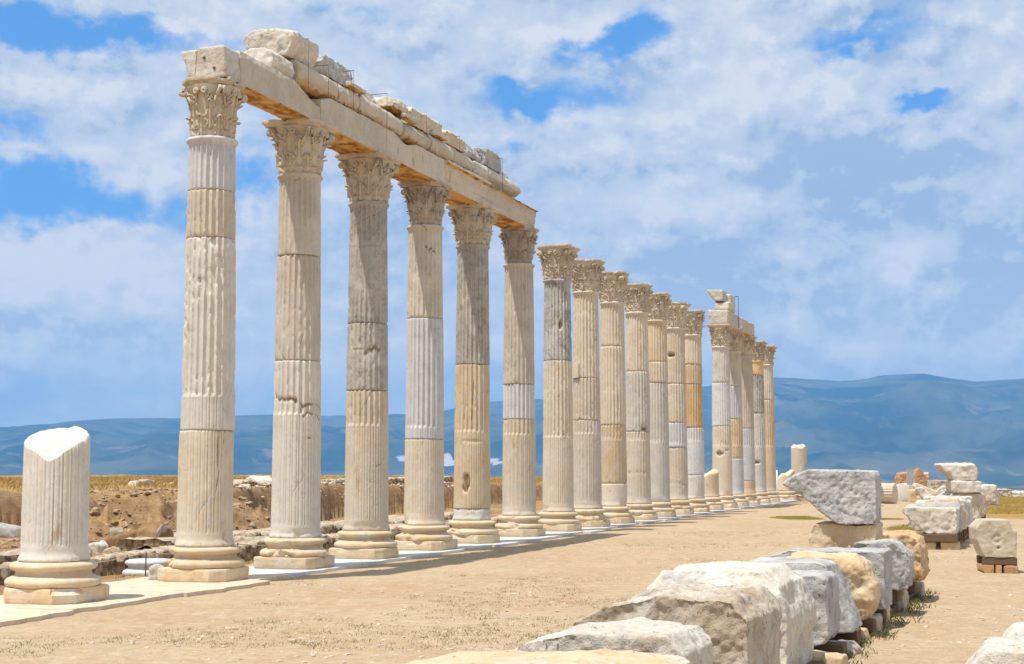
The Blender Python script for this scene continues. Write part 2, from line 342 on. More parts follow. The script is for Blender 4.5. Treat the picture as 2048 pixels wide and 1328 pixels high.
q.put(b.inputs['Base Color'], c); b.inputs['Roughness'].default_value = .95; b.inputs['Specular IOR Level'].default_value = .1
hh = q.m('ADD', q.m('ADD', q.m('MULTIPLY', n_clod, .9), 0), q.m('ADD', q.m('MULTIPLY', n_fin, .8), q.m('MULTIPLY', n_grit, .25)))
hh = q.m('ADD', hh, q.m('MULTIPLY', pebm, .5))
q.put(b.inputs['Normal'], q.bump(hh, .8, .025))
gme = mesh_np('ground', np.stack([gx, gy, gzv], 1), grid_faces(nr, len(aa)), True, gm)
a_ = gme.attributes.new('cover', 'FLOAT_VECTOR', 'POINT'); a_.data.foreach_set('vector', np.stack([g_grass, g_dig, g_bank], 1).astype(np.float32).ravel())
structure(obj('ground', gme))

# ------------------------------------------------------------------ valley and hills, far off
def far_height(x, y):
    r = np.hypot(x, y); az_ = np.arctan2(x, y); u = 1024 + F * np.tan(az_)
    rid = np.interp(u, [-3000, -900, 0, 180, 355, 480, 640, 770, 890, 985, 1080, 1250, 1420, 1550, 1600, 1680, 1720, 1770, 1850, 1900, 1950, 2048, 2300, 3500],
                    [850, 860, 850, 840, 835, 831, 827, 823, 817, 804, 799, 782, 767, 757, 760, 766, 763, 755, 751, 757, 765, 760, 752, 790])
    top = (925 - rid) / F * 10000 + EYE
    P = np.stack([x / 900, y / 900, np.zeros_like(x)], 1)
    hills = ridged(P, 5, 3) - .55; roll = fbm(P * .8, 4, 8)
    tt = np.clip((r - 4800) / (10000 - 4800), 0, 1)
    prof = np.where(r < 10000, .12 * tt + .88 * sstep(tt, .1, 1.0) ** 1.0, 1.0)
    rough = sstep(tt, .05, .4) * (1 - sstep(tt, .45, .92) * .97)
    z = -70 + (top + 70) * prof + rough * (.62 * top * hills + .14 * top * roll + .16 * top * (ridged(P * 3.3, 4, 61) - .6)) + 6 * roll + sstep(tt, .9, 1) * 10 * fbm(P * 6, 3, 4)
    z = np.where(r > 10000, -70 + (top + 70) * (1 - sstep(r, 10000, 14000) * .6) + 10 * fbm(P * 6, 3, 4), z)
    # low spurs in the valley
    z = z + 22 * sstep(fbm(P * 1.1 + 4, 3, 21), .1, .5) * sstep(r, 2500, 3500)
    return z, tt, u
fr = 350 * (14000 / 350) ** (np.arange(330) / 329); fa = np.concatenate([np.linspace(-1.3, -.52, 60), np.linspace(-.5, .5, 620), np.linspace(.52, 1.3, 60)])
A, RR = np.meshgrid(fa, fr); fx = (np.sin(A) * RR).ravel(); fy = (np.cos(A) * RR).ravel(); fz, ftt, fu = far_height(fx, fy)
hm, q, b = new_mat('far_hills_and_fields')
P = q.n.new('ShaderNodeTexCoord').outputs['Object']; Pk = q.v('MULTIPLY', P, (.001, .001, .001))
at = q.n.new('ShaderNodeAttribute'); at.attribute_name = 'cover'; cov = q.xyz(at.outputs['Vector'])
forest = q.mix(q.ss(q.noise(Pk, 2.2, 7, .65), .38, .62), (.014, .024, .012), (.11, .105, .055))
forest = q.mix(q.m('MULTIPLY', q.ss(q.noise(q.v('ADD', Pk, (3, 1, 0)), 3.4, 8, .72, .4), .54, .66), .9), forest, (.19, .145, .09))
fv = q.vor(q.v('MULTIPLY', Pk, (1, .45, 1)), 9)
fcol = q.xyz(fv.outputs['Color'])
field = q.mix(q.ss(fcol[0], .42, .5), (.035, .055, .02), q.mix(fcol[1], (.09, .075, .035), (.33, .24, .14)))
patch = q.ss(q.noise(q.v('ADD', Pk, (8, 2, 0)), 1.1, 6, .6), .42, .58)
field = q.mix(patch, (.04, .055, .025), field)
vill = q.ss(q.noise(q.v('ADD', Pk, (1, 9, 0)), 30, 3, .6), .68, .72)
field = q.mix(q.m('MULTIPLY', vill, q.m('MULTIPLY', q.ss(q.noise(Pk, .9, 3), .5, .6), .8)), field, (.6, .5, .42))
c = q.mix(q.ss(q.m('ADD', cov[0], q.m('MULTIPLY', q.m('SUBTRACT', q.noise(Pk, 1.6, 6, .65), .5), .5)), .10, .30), field, forest)
c = q.mix(q.m('MULTIPLY', q.ss(q.m('ADD', cov[1], q.m('MULTIPLY', q.m('SUBTRACT', q.noise(Pk, 9, 6, .7), .5), 1.0)), .42, .58), 1), c, q.mix(q.noise(Pk, 25, 5, .7), (.34, .33, .31), (.66, .64, .61)))
q.put(b.inputs['Base Color'], c); b.inputs['Roughness'].default_value = 1; b.inputs['Specular IOR Level'].default_value = 0
fme = mesh_np('hills', np.stack([fx, fy, fz], 1), grid_faces(330, len(fa)), True, hm)
fv_ = 934 - (fz - EYE) / np.hypot(fx, fy) * F
trav = np.exp(-((fu - 885) / 135) ** 4) * np.exp(-((fv_ - 923) / 9.5) ** 4) * (np.hypot(fx, fy) > 4000)
a_ = fme.attributes.new('cover', 'FLOAT_VECTOR', 'POINT'); a_.data.foreach_set('vector', np.stack([ftt, trav, ftt], 1).astype(np.float32).ravel())
structure(obj('hills', fme))

# ------------------------------------------------------------------ pavement under the columns
pm = stone_mat('paving_marble', (.66, .55, .42), (.58, .48, .36), (.46, .35, .22), .5, (.5, .49, .47), .4)
pw = stone_mat('new_paving_marble', (.64, .63, .61), (.57, .56, .54), (.47, .38, .26), .6, (.50, .50, .51), .4, 0, .3, pits=.05)
rng = random.Random(4)
def pavement(name, spans, mat, zt):
    mb = MB()
    for (s0, s1, t0, t1) in spans:
        n = 10; ys = np.linspace(s0, s1, n)
        Vt = []
        for y in ys:
            for t in np.linspace(t0, t1, 6):
                jt = t + (rng.uniform(-.05, .05) if t in (t0, t1) else 0)
                p = L(y, jt); Vt.append((p.x, p.y, zt + rng.uniform(-.003, .003)))
        Vt = np.array(Vt); Vb = Vt.copy(); Vb[:, 2] = -.2
        f = grid_faces(n, 6)[:, ::-1]; per = [i for i in range(6)] + [i * 6 + 5 for i in range(1, n)] + [(n - 1) * 6 + i for i in range(4, -1, -1)] + [i * 6 for i in range(n - 2, 0, -1)]
        per = np.array(per); pn = np.roll(per, -1); m_ = len(Vt)
        mb.add(np.concatenate([Vt, Vb]), [f, np.stack([per, per + m_, pn + m_, pn], 1)])
    return obj(name, mb.mesh(name, mat, False))
sp = []; s = -9.5
while s < 1.2:
    l_ = rng.uniform(1.5, 2.4); sp.append((s, min(s + l_, 1.25), rng.uniform(-1.02, -.86) if s < -1 else -.72, 1.0)); s += l_ + .008
structure(pavement('pavement', sp, pm, .05))
spw = []; s = 1.26
while s < 58:
    l_ = rng.uniform(1.4, 2.6); spw.append((s, s + l_, -rng.uniform(.62, .92), .8)); s += l_ + .01
structure(pavement('marble_pavement', spw, pw, .048))

# ------------------------------------------------------------------ columns
HC, HCAP, ZB = 7.0, .83, .46      # column height, capital height, height of base (above the pavement)
ZS1 = HC - HCAP
PV = .05
def shaft_R(z): 
    t = np.clip((z - ZB) / (ZS1 - ZB), 0, 1); return .383 - .058 * t ** 1.35
def drum_mesh(name, z0, z1, seed, mat, lod=10, dz=.04, zcab=2.5, flute=1.0, chips=1.0, first=False, last=False, gouges=(), topf=None, botf=None, smooth_out=0.0, cracks=()):
    """one drum of a fluted shaft; zcab: height to which the flutes are filled; topf(x, y): broken top"""
    rs = np.random.RandomState(seed)
    nth = 24 * lod; th = np.arange(nth) / nth * 2 * np.pi
    nz = max(6, int((z1 - z0) / dz) + 1)
    vv = np.linspace(0, 1, nz); vv = np.concatenate([[0, .008 / (z1 - z0)], vv[1:-1], [1 - .008 / (z1 - z0), 1]]); nz = len(vv)
    rot = rs.uniform(-.02, .02); ox, oy = rs.normal(0, .004, 2)
    T, Vg = np.meshgrid(th, vv)
    Rn = shaft_R(z0 + (z1 - z0) * Vg)
    x0 = np.cos(T) * Rn; y0 = np.sin(T) * Rn
    Z1 = np.full_like(T, z1) if topf is None else topf(x0, y0)
    Z0 = np.full_like(T, z0) if botf is None else botf(x0, y0)
    Z = Z0 + (Z1 - Z0) * Vg
    Rr = shaft_R(Z)
    ph = (T + rot) * 24 / (2 * np.pi); ph = ph - np.floor(ph); t = (ph - .5) * 2 / .80; tin = np.abs(t) < 1
    tt = np.clip(np.abs(t), 0, 1); fl = np.sqrt(1 - tt ** 2)
    P0 = np.stack([np.cos(T) * .36, np.sin(T) * .36, Z], -1).reshape(-1, 3)
    amp = flute * (1 - smooth_out * sstep(fbm(P0 * 1.1 + seed * 3.1, 3, 5).reshape(T.shape), -.25, .35))
    w_ = .04
    top_end = (ZS1 - .10) if last else 1e9
    openf = sstep(Z, zcab - .012 + w_ * .0, zcab + .012 + w_ * 0) * (1 - sstep(Z + w_ * (1 - fl), top_end - .01, top_end + .01))
    cab = 1 - sstep(Z, zcab - .03, zcab + .005)
    grow = sstep(Z - w_ * (1 - fl), ZB + .17, ZB + .19)
    groove = np.exp(-((tt - .80) / .16) ** 2) * tin
    dep = amp * (openf * .037 * fl * tin + cab * grow * (.016 * groove + .003 * (tin > 0)))
    Rr = Rr - dep
    # astragal under the capital, plain foot with a small flare at the bottom
    if last: Rr = Rr + .030 * np.exp(-((Z - (ZS1 - .035)) / .030) ** 4) + .008 * sstep(Z, ZS1 - .11, ZS1 - .06)
    if first: Rr = Rr + .030 * np.exp(-((Z - ZB - .02) / .05) ** 2)
    # weathering
    n1 = fbm(P0 * 3.0 + seed, 4, 2).reshape(T.shape); n2 = fbm(P0 * np.array([16, 16, 9]) + seed, 3, 6).reshape(T.shape)
    ar = np.clip((1 - fl) * tin + (~tin), 0, 1) * openf
    Rr = Rr - chips * (.015 * ar * sstep(n2 + .5 * n1, .18, .5) + .0030 * n2 + .0022 * n1)
    dj = np.minimum(Z - Z0, Z1 - Z)
    ej = np.exp(-(dj / .028) ** 1.5)
    Rr = Rr - ej * (.003 + chips * .022 * sstep(n1 + .6 * n2, .1, .55)) - .02 * (dj < .006)
    if first: 
        fb = np.exp(-((Z - ZB) / .11) ** 2); Rr = Rr - .05 * fb * sstep(fbm(P0 * 2.4 + seed * 1.7, 3, 77).reshape(T.shape), .0, .4)
    stain = np.zeros(T.shape)
    for cr in cracks:              # (angle, height, half span, slope, wander, width, depth, stain)
        da = (T - cr[0] + np.pi) % (2 * np.pi) - np.pi; Pc = np.stack([np.cos(T) * 1.7, np.sin(T) * 1.7, 0 * T + seed], -1).reshape(-1, 3)
        zc_ = cr[1] + cr[3] * da * .37 + cr[4] * fbm(Pc * 1.6, 4, 3, .6).reshape(T.shape)
        f_ = np.exp(-((Z - zc_) / cr[5]) ** 2) * (1 - sstep(np.abs(da) * .37, cr[2] * .7, cr[2])) * (.4 + .6 * sstep(n1 + n2, -.35, .1))
        Rr = Rr - cr[6] * f_; stain = np.maximum(stain, cr[7] * f_)
    for (ga, gz_, gw, gh, gd) in gouges:
        da = (T - ga + np.pi) % (2 * np.pi) - np.pi
        e = np.sqrt((da * .37 / gw) ** 2 + ((Z - gz_) / gh) ** 2) + .5 * n1 + .25 * n2
        Rr = Rr - gd * sstep(-e, -1.0, -.75) * (1 + .5 * n2); stain = np.maximum(stain, min(1, gd * 18) * sstep(-e, -1.0, -.6))
    V = np.stack([np.cos(T) * Rr + ox, np.sin(T) * Rr + oy, Z], -1).reshape(-1, 3)
    Fs = [grid_faces(nz, nth, True)]
    n = len(V); extra = []
    # caps
    for lvl, fn, flip in ((nz - 1, topf, False), (0, botf, True)):
        ring = V[lvl * nth:(lvl + 1) * nth]; prev = np.arange(lvl * nth, (lvl + 1) * nth)
        for kf in (np.linspace(.94, .06, 16) if fn is not None else ()):
            rg = ring.copy(); rg[:, :2] *= kf; rg[:, 2] = fn(rg[:, 0], rg[:, 1])
            ids = n + np.arange(nth); extra.append(rg); n += nth
            f = np.stack([prev, np.roll(prev, -1), np.roll(ids, -1), ids], 1); Fs.append(f[:, ::-1] if flip else f); prev = ids
        cpt = np.array([[ring[:, 0].mean(), ring[:, 1].mean(), ring[:, 2].mean() if fn is None else float(fn(np.array([0.]), np.array([0.]))[0])]])
        extra.append(cpt); f = np.stack([prev, np.roll(prev, -1), np.full(nth, n)], 1); n += 1
        Fs.append(f[:, ::-1] if flip else f)
    me = mesh_np(name, np.concatenate([V] + extra), Fs, True, mat)
    at_ = me.attributes.new('stain', 'FLOAT', 'POINT'); sv = np.zeros(len(me.vertices), np.float32); sv[:stain.size] = stain.ravel(); at_.data.foreach_set('value', sv)
    return me

def base_mesh(name, seed, mat, lod=96, tilt=0):
    pr = [(.40, .17), (.50, .172), (.520, .18), (.541, .20), (.546, .225), (.541, .25), (.520, .27), (.495, .28), (.475, .283), (.472, .292), (.448, .30), (.43, .318), (.424, .338),
          (.43, .352), (.452, .362), (.468, .366), (.47, .374), (.488, .382), (.497, .40), (.494, .42), (.478, .44), (.455, .447), (.43, .448), (.425, .458), (.30, ZB + .004)]
    pr = np.array(pr); ns = len(pr); th = np.arange(lod) / lod * 2 * np.pi
    T, I = np.meshgrid(th, np.arange(ns)); Rr = pr[I, 0]; Z = pr[I, 1]
    P0 = np.stack([np.cos(T) * Rr, np.sin(T) * Rr, Z], -1).reshape(-1, 3)
    n1 = fbm(P0 * 2.3 + seed * 3.3, 3, 3).reshape(T.shape); n2 = fbm(P0 * 11 + seed, 3, 8).reshape(T.shape)
    rec = np.clip(Rr - .42, 0, 1)
    Rr = Rr - rec * (.85 * sstep(n1 + .25 * n2, .22, .5) * np.random.RandomState(seed).uniform(.5, 1)) - .006 * n2 - .004 * n1
    V = np.stack([np.cos(T) * Rr, np.sin(T) * Rr, Z + .004 * n2 * (I < ns - 1)], -1).reshape(-1, 3)
    n = len(V); i = np.arange(lod); j = (i + 1) % lod; o = (ns - 1) * lod
    V = np.concatenate([V, [[0, 0, pr[0, 1]], [0, 0, pr[-1, 1]]]])
    return mesh_np(name, V, [grid_faces(ns, lod, True), np.stack([j, i, np.full(lod, n)], 1), np.stack([o + i, o + j, np.full(lod, n + 1)], 1)], True, mat)
def plinth_mesh(name, seed, mat, half=.515, h=.172):
    rs = np.random.RandomState(seed); lod = 128; th = np.arange(lod) / lod * 2 * np.pi + .01
    c, s_ = np.cos(th), np.sin(th); rsq = half / np.maximum(np.abs(c), np.abs(s_))
    lim = np.full(lod, 2.0)
    for kc in range(4):
        a0 = np.pi / 4 + kc * np.pi / 2 + rs.uniform(-.2, .2); d = rs.uniform(.535, .66)
        cc = np.cos(th - a0); lim = np.where(cc > .2, np.minimum(lim, d / np.maximum(cc, .2)), lim)
    r = np.minimum(rsq, lim)
    lv = np.array([0, .0, .02, .06, .10, .14, h - .008, h, h]); sc = np.array([0, .975, .99, 1, 1, 1, .992, .975, 0])
    T, I = np.meshgrid(th, np.arange(len(lv))); Rr = r[None, :] * sc[:, None]; Z = lv[I] * 1.0
    P0 = np.stack([np.cos(T) * Rr, np.sin(T) * Rr, Z], -1).reshape(-1, 3)
    n1 = fbm(P0 * 3.1 + seed * 2.3, 3, 3).reshape(T.shape); n2 = fbm(P0 * 12 + seed, 3, 8).reshape(T.shape)
    edge = (Z > .1) * 1.0
    Rr = Rr * (1 - .012 * n2 - .02 * n1 * (Rr > .1) - edge * .10 * sstep(n1, .18, .5))
    V = np.stack([np.cos(T) * Rr, np.sin(T) * Rr, Z], -1).reshape(-1, 3)
    me = mesh_np(name, V, grid_faces(len(lv), lod, True), False, mat)
    return me

# Corinthian capital: bell with two rows of acanthus leaves, corner volutes, inner helices; the abacus is a mesh of its own
CB = .725
def bell_r(z): return np.interp(z, [0, .05, .25, .45, .58, .66, .70, .73], [.318, .320, .328, .345, .372, .405, .43, .43])
def leaf(mb, th0, zb, h, wid, lean, curl, rs):
    nu, nv = 27, 33; u = np.linspace(-1, 1, nu); v = np.linspace(0, 1, nv); U, Vv = np.meshgrid(u, v)
    k0 = .74; z_s = zb + h * np.minimum(Vv, k0) / k0 * .92
    rp = bell_r(z_s) + .040 + lean * np.minimum(Vv, k0) ** 2
    phi = np.clip((Vv - k0) / (1 - k0), 0, 1) * rs.uniform(2.2, 2.75)
    rp = rp + curl * (1 - np.cos(phi)); z = z_s + curl * np.sin(phi)
    nl = 3.5
    lob = 1 - .36 * np.abs(np.cos(np.pi * nl * Vv)) ** 4
    wv = wid * (1.0 - .18 * np.abs(Vv - .45) * 2) * lob * np.sqrt(np.clip(1 - Vv ** 7, .02, 1))
    au = np.abs(U)
    cz = np.abs(np.cos(np.pi * nl * (Vv - .10 * au))); rel = -.070 * au ** 4 + .012 * np.exp(-(U / .12) ** 2) - .026 * np.exp(-((au - .26) / .085) ** 2) * sstep(1 - Vv, .05, .3) - .055 * np.exp(-((au - .60) / .17) ** 2) * cz ** 8 - .020 * np.exp(-((au - .75) / .2) ** 2) * np.abs(np.sin(np.pi * nl * (Vv - .10 * au))) ** 14
    thv = th0 + U * wv / .37; r = rp + rel
    mb.add(np.stack([np.cos(thv) * r, np.sin(thv) * r, z - .03 * au * (Vv > .1)], -1).reshape(-1, 3), grid_faces(nv, nu))
def scroll(mb, c, ax, r, th_):
    """a rolled-up volute: a spiral tube section standing on a disc"""
    ax = np.array(ax, float) / np.linalg.norm(ax); e = np.array([-ax[1], ax[0], 0]); g = np.array([0, 0, 1.])
    n = 26; t = np.arange(n) / (n - 1); a = t * 2.3 * 2 * np.pi; rad = r * (1 - .72 * t); hw = th_ * .5
    ctr = np.array(c) + (np.cos(a) * rad)[:, None] * e + (np.sin(a) * rad)[:, None] * g
    rd = (np.cos(a))[:, None] * e + (np.sin(a))[:, None] * g; w2 = r * .16
    V = np.stack([ctr + rd * w2 + ax * hw, ctr - rd * w2 + ax * hw, ctr - rd * w2 - ax * hw, ctr + rd * w2 - ax * hw], 1).reshape(-1, 3)
    mb.add(V, grid_faces(n, 4, True)); 
def capital_mesh(name, seed, mat, wear0=.16):
    rs = np.random.RandomState(seed); mb = MB()
    nth = 96; zz = np.linspace(0, CB, 20); T, Z = np.meshgrid(np.arange(nth) / nth * 2 * np.pi, zz); Rr = bell_r(Z)
    mb.add(np.stack([np.cos(T) * Rr, np.sin(T) * Rr, Z], -1).reshape(-1, 3), grid_faces(20, nth, True))
    n = nth; i = np.arange(n); j = (i + 1) % n
    mb.add(np.concatenate([np.stack([np.cos(T[0]) * .43, np.sin(T[0]) * .43, np.full(n, CB)], 1), [[0, 0, CB]], np.stack([np.cos(T[0]) * .318, np.sin(T[0]) * .318, np.full(n, 0)], 1), [[0, 0, 0]]]),
           [np.stack([i, j, np.full(n, n)], 1), np.stack([n + 1 + j, n + 1 + i, np.full(n, 2 * n + 1)], 1)])
    for q_ in range(8):
        a = q_ * np.pi / 4
        leaf(mb, a + np.pi / 8, .10, .40, .112, .030, .040, rs)
    for q_ in range(8):
        a = q_ * np.pi / 4
        leaf(mb, a, .0, .28, .125, .022, .040, rs)
    for q_ in range(4):
        a = np.pi / 4 + q_ * np.pi / 2; d = np.array([np.cos(a), np.sin(a), 0]); e = np.array([-d[1], d[0], 0])
        for sg in (-1, 1):
            pa = d * .36 + e * .10 * sg + np.array([0, 0, .42]); pb = d * .43 + e * .07 * sg + np.array([0, 0, .56]); pc = d * .515 + e * .03 * sg + np.array([0, 0, .675])
            mb.tube(pa, pb, .016, 8, .020); mb.tube(pb, pc, .020, 8, .030)
            scroll(mb, d * .50 + e * .028 * sg + np.array([0, 0, .635]), e, .060, .045)
            # inner helix and its stalk, a leaf under it
            a2 = a + sg * (np.pi / 4 - .17); d2 = np.array([np.cos(a2), np.sin(a2), 0])
            pb = d2 * .405 + np.array([0, 0, .62]); a3 = a + sg * (np.pi / 8 + .03); d3 = np.array([np.cos(a3), np.sin(a3), 0])
            mb.tube(d3 * .365 + np.array([0, 0, .44]), pb, 0.013, 8, .017)
            scroll(mb, d2 * .425 + np.array([0, 0, .63]), d2, .046, .05)
            leaf(mb, a + sg * np.pi / 8, .36, .22, .07, .05, .03, rs)
    V = np.concatenate(mb.V)
    n1 = fbm(V * 5 + seed * 7, 3, 2); n2 = fbm(V * 24 + seed, 3, 4)
    rad = np.hypot(V[:, 0], V[:, 1]); br = bell_r(V[:, 2])
    wear = sstep(n1 + .25 * n2, wear0, wear0 + .30); over = np.clip(rad - br - .012, 0, 1)
    rad2 = rad - over * wear * .8 - .004 * n2 - .004 * n1
    V[:, :2] *= (rad2 / np.maximum(rad, 1e-4))[:, None]; V[:, 2] += .004 * n2 * (V[:, 2] > .02)
    return mesh_np(name, V, mb.F, True, mat)
def abacus_mesh(name, seed, mat, broken=.5):
    rs = np.random.RandomState(seed); n = 144; th = np.arange(n) / n * 2 * np.pi
    f = (th % (np.pi / 2)) - np.pi / 4          # 0 at mid-side direction shifted below
    phi = ((th + np.pi / 4) % (np.pi / 2)) - np.pi / 4    # 0 at a side, +-45 deg at corners
    side = .435 + .075 * (np.abs(np.tan(phi)) ** 2)
    r = side / np.cos(phi); r = np.minimum(r, .635 / np.cos(np.abs(phi) - np.pi / 4))
    for kc in range(4):
        if rs.rand() < broken:
            a0 = np.pi / 4 + kc * np.pi / 2 + rs.uniform(-.15, .15); d = rs.uniform(.44, .54)
            cc = np.cos(th - a0); r = np.where(cc > .3, np.minimum(r, d / np.maximum(cc, .3)), r)
    lv = [(0, .0), (.90, .0), (.905, .018), (.925, .030), (.955, .042), (.99, .052), (1, .062), (1, .095), (.985, .102), (.6, .104), (0, .104)]
    V = []
    for sc, z in lv: V.append(np.stack([np.cos(th) * r * sc, np.sin(th) * r * sc, np.full(n, z)], 1))
    V = np.concatenate(V); V[:, 2] += CB
    n1 = fbm(V * 5 + seed * 3, 3, 2); n2 = fbm(V * 20 + seed, 3, 4); rad = np.hypot(V[:, 0], V[:, 1])
    V[:, :2] *= (1 - .05 * sstep(n1, .15, .5) - .015 * n2)[:, None]; V[:, 2] += np.where(V[:, 2] > CB + .05, .012 * n2 - .03 * sstep(n1, .2, .55) * (rad > .3), 0)
    return mesh_np(name, V, grid_faces(len(lv), n, True), False, mat)
caps = [capital_mesh('capital', 40 + i, M['carved'], w_) for i, w_ in enumerate((.16, .02, .22, -.05, .08, -.12, .12, .0))]
capm = {'grey': stone_mat('grey_carved_marble', (.47, .41, .33), (.38, .33, .27), (.34, .24, .13), .35, (.22, .20, .18), .6, bump=1.2)}

# measured along the row: right-hand silhouette of each shaft in the photo gives its station s
RS = {0: 468, 1: 641, 2: 776, 3: 888, 4: 981, 5: 1071, 6: 1146, 7: 1202, 8: 1253, 9: 1301, 10: 1339, 11: 1375, 12: 1408, 13: 1437, 14: 1464, 15: 1487, 16: 1510, 17: 1532, 18: 1551}
def station(u, r=.372):
    lo, hi = -8.0, 90.0
    for _ in range(50):
        m_ = (lo + hi) / 2; p = L(m_, 0); d = math.hypot(p.x, p.y); ex, ey = p.x + p.y / d * r, p.y - p.x / d * r
        dep = ey * math.cos(PITCH) + .1 * math.sin(PITCH)
        if 1024 + F * ex / dep < u: lo = m_
        else: hi = m_
    return lo
ST = {i: station(u) for i, u in RS.items()}; ST[-1] = station(181, .38)
def zat(s, v):          # height (above pavement) on the near side of the shaft at station s seen at photo row v
    p = L(s, 0); y = p.y - .35
    return EYE + y * math.tan(PITCH + math.atan((664 - v) / F)) - PV
CAM_TH = lambda s: math.atan2(-L(s, 0).y, -L(s, 0).x) + ANG      # local angle that faces the camera (columns are turned by -ANG)

def column(i, label, joints, tones, vcab, captone='carved', broken=.5, opts=None, gouge=(), crack=(), cs=1.0, flute=None, base_tone='base', nocap=False, topf=None, group='columns of the long colonnade', chips=1.0, name='column', cap_var=None):
    s = ST[i] if not isinstance(i, float) else i
    root = bpy.data.objects.new(name, None); col.objects.link(root); p = L(s, 0, PV); root.location = p; root.rotation_euler = (0, 0, -ANG)
    tag(root, label, 'column', group)
    seed = int(abs(s) * 37) + 11
    far = s > 22; lod, dz = (10, .026) if not far else (6, .05)
    zj = [ZS1] + [zat(s, v) for v in joints] + [ZB]
    if topf is not None: zj[0] = topf(0, 0)
    zc = zat(s, vcab); nD = len(tones); o_ = opts or {}
    for kd in range(nD):
        z1, z0 = zj[kd] - (.0 if kd == 0 else .002), zj[kd + 1] + .001
        tone = M[tones[kd]]; new = tones[kd] == 'white'
        gg = [(CAM_TH(s) + g[0], zat(s, g[1]), g[2], g[3], g[4]) for g in gouge if z0 - .1 < zat(s, g[1]) < z1 + .1]
        cc = [(CAM_TH(s) + g[0], zat(s, g[1])) + tuple(g[2:]) for g in crack if z0 - .05 < zat(s, g[1]) < z1 + .05]
        rc = random.Random(seed * 5 + kd)
        if not new:
            for _ in range(2): cc.append((CAM_TH(s) + rc.uniform(-1.2, 1.2), rc.uniform(z0 + .1, z1 - .1), rc.uniform(.08, .25), rc.choice([-1, 1]) * rc.uniform(.2, 3), .12, .014, .008, rc.uniform(.4, .85)))
        dk = o_.get(kd, {})
        me = drum_mesh('drum', z0, z1, seed + kd * 7, tone, lod, dz, zc, dk.get('flute', 1.0), (.12 if new else chips) * dk.get('chips', 1), kd == nD - 1, kd == 0 and topf is None,
                       gg, (lambda x, y: topf(x, y)) if (topf is not None and kd == 0) else None, None, dk.get('out', .15 if not new else 0), cc)
        d = obj('drum', me, root)
        if dk.get('label'): d['label'] = dk['label']
    b_ = obj('base', base_mesh('base', seed + 3, M[base_tone], 96 if not far else 64), root); b_.rotation_euler = (0, 0, seed)
    obj('plinth', plinth_mesh('plinth', seed + 5, M[base_tone]), root)
    if not nocap:
        cm = caps[(cap_var + (4 if s > 15 else 0)) % 8]
        cme = cm
        if captone == 'grey': cme = cm.copy(); cme.materials.clear(); cme.materials.append(capm['grey'])
        c_ = obj('capital', cme, root, (0, 0, ZS1), (seed % 4) * math.pi / 2); c_.scale = (cs, cs, 1)
        obj('abacus', abacus_mesh('abacus', seed + 9, capm['grey'] if captone == 'grey' else M['carved'], broken), c_)
    return root
G = 'columns of the long colonnade'
column(0, 'tall column nearest the camera, with a new white drum right under its leafy capital', [376, 472, 860], ['white', 'cream', 'pale', 'cream'], 790, broken=1.0,
       gouge=[(.1, 480, .10, .10, .02), (-.5, 560, .05, .06, .03), (.45, 900, .018, .25, .03)], opts={2: {'chips': 1.6}}, cap_var=0, cs=.88, crack=[(.55, 930, .10, 6, .2, .05, .012, .9), (.0, 850, .12, -.3, .05, .02, .006, .7), (.1, 540, .25, .0, .05, .05, .004, .35)])
column(1, 'second tall column from the near end, dark crack across above its pale grey foot', [508, 720], ['beige', 'beige', 'pale'], 826, broken=.15,
       crack=[(.0, 803, .6, -.16, .10, .030, .018, 1.0), (.5, 822, .35, -.5, .2, .022, .012, .95), (.6, 875, .12, -.2, .08, .02, .010, .8), (.8, 480, .12, .6, .2, .015, .004, .7)], gouge=[(0, 1068, .4, .05, .012)], opts={0: {'out': .9, 'chips': .5}, 1: {'out': .65}}, cap_var=1)
column(2, 'third column under the architrave, with grey marble shaft above a cream lower drum', [645, 780], ['grey', 'grey', 'cream'], 848, broken=.1,
       crack=[(.1, 432, .5, .42, .04, .014, .010, .75), (.5, 695, .30, .1, .22, .05, .012, .9), (-.4, 697, .3, 0, .05, .016, .008, .8), (.3, 965, .2, -.25, .08, .012, .004, .7)], gouge=[(.55, 455, .07, .12, .006)], opts={0: {'out': .75}, 1: {'out': .4}}, cap_var=2)
column(3, 'fourth column under the architrave, long new white drum between tan drums, dark stained capital', [635, 878], ['beige', 'white', 'cream'], 853, 'grey', broken=.8,
       crack=[(.35, 497, .16, -.25, .12, .025, .03, 1.0), (-.2, 450, .12, -1.0, .1, .016, .012, .9)], gouge=[], opts={0: {'out': .75}}, cap_var=3, cs=.9)
column(4, 'fifth column under the architrave, grey upper drum and rough hole in its lower drum', [728, 1018], ['grey', 'gold', 'pale'], 862, broken=.3,
       gouge=[(-.35, 962, .10, .22, .05), (.1, 882, .22, .04, .012)], crack=[(.0, 810, .04, 16, .3, .20, .010, .9), (-.5, 830, .03, 16, .3, .2, .008, .7)], opts={0: {'out': .3}}, cap_var=0)
column(5, 'sixth column, last under the architrave, with a short new white drum at its middle', [768, 838], ['beige', 'white', 'cream'], 868, broken=.7, opts={0: {'out': .5}}, cap_var=1, captone='grey', cs=.9)
column(6, 'first free-standing column past the architrave, dark grey veined upper drum above cream lower drum', [720], ['dark', 'cream'], 872, broken=.5, gouge=[(.2, 650, .07, .12, .05)], crack=[(.3, 786, .2, .6, .1, .02, .012, .9)], cap_var=2)
column(7, 'cream column with a square patch let into its left side, second past the architrave', [755, 840], ['cream', 'cream', 'beige'], 866, broken=.6, cap_var=3)
column(8, 'cream column with a grey band and a smooth plain pale drum just above its base', [692, 850, 967], ['cream', 'cream', 'gold', 'cream'], 878, broken=.5, opts={3: {'flute': 0.0, 'chips': .4}}, cap_var=0)
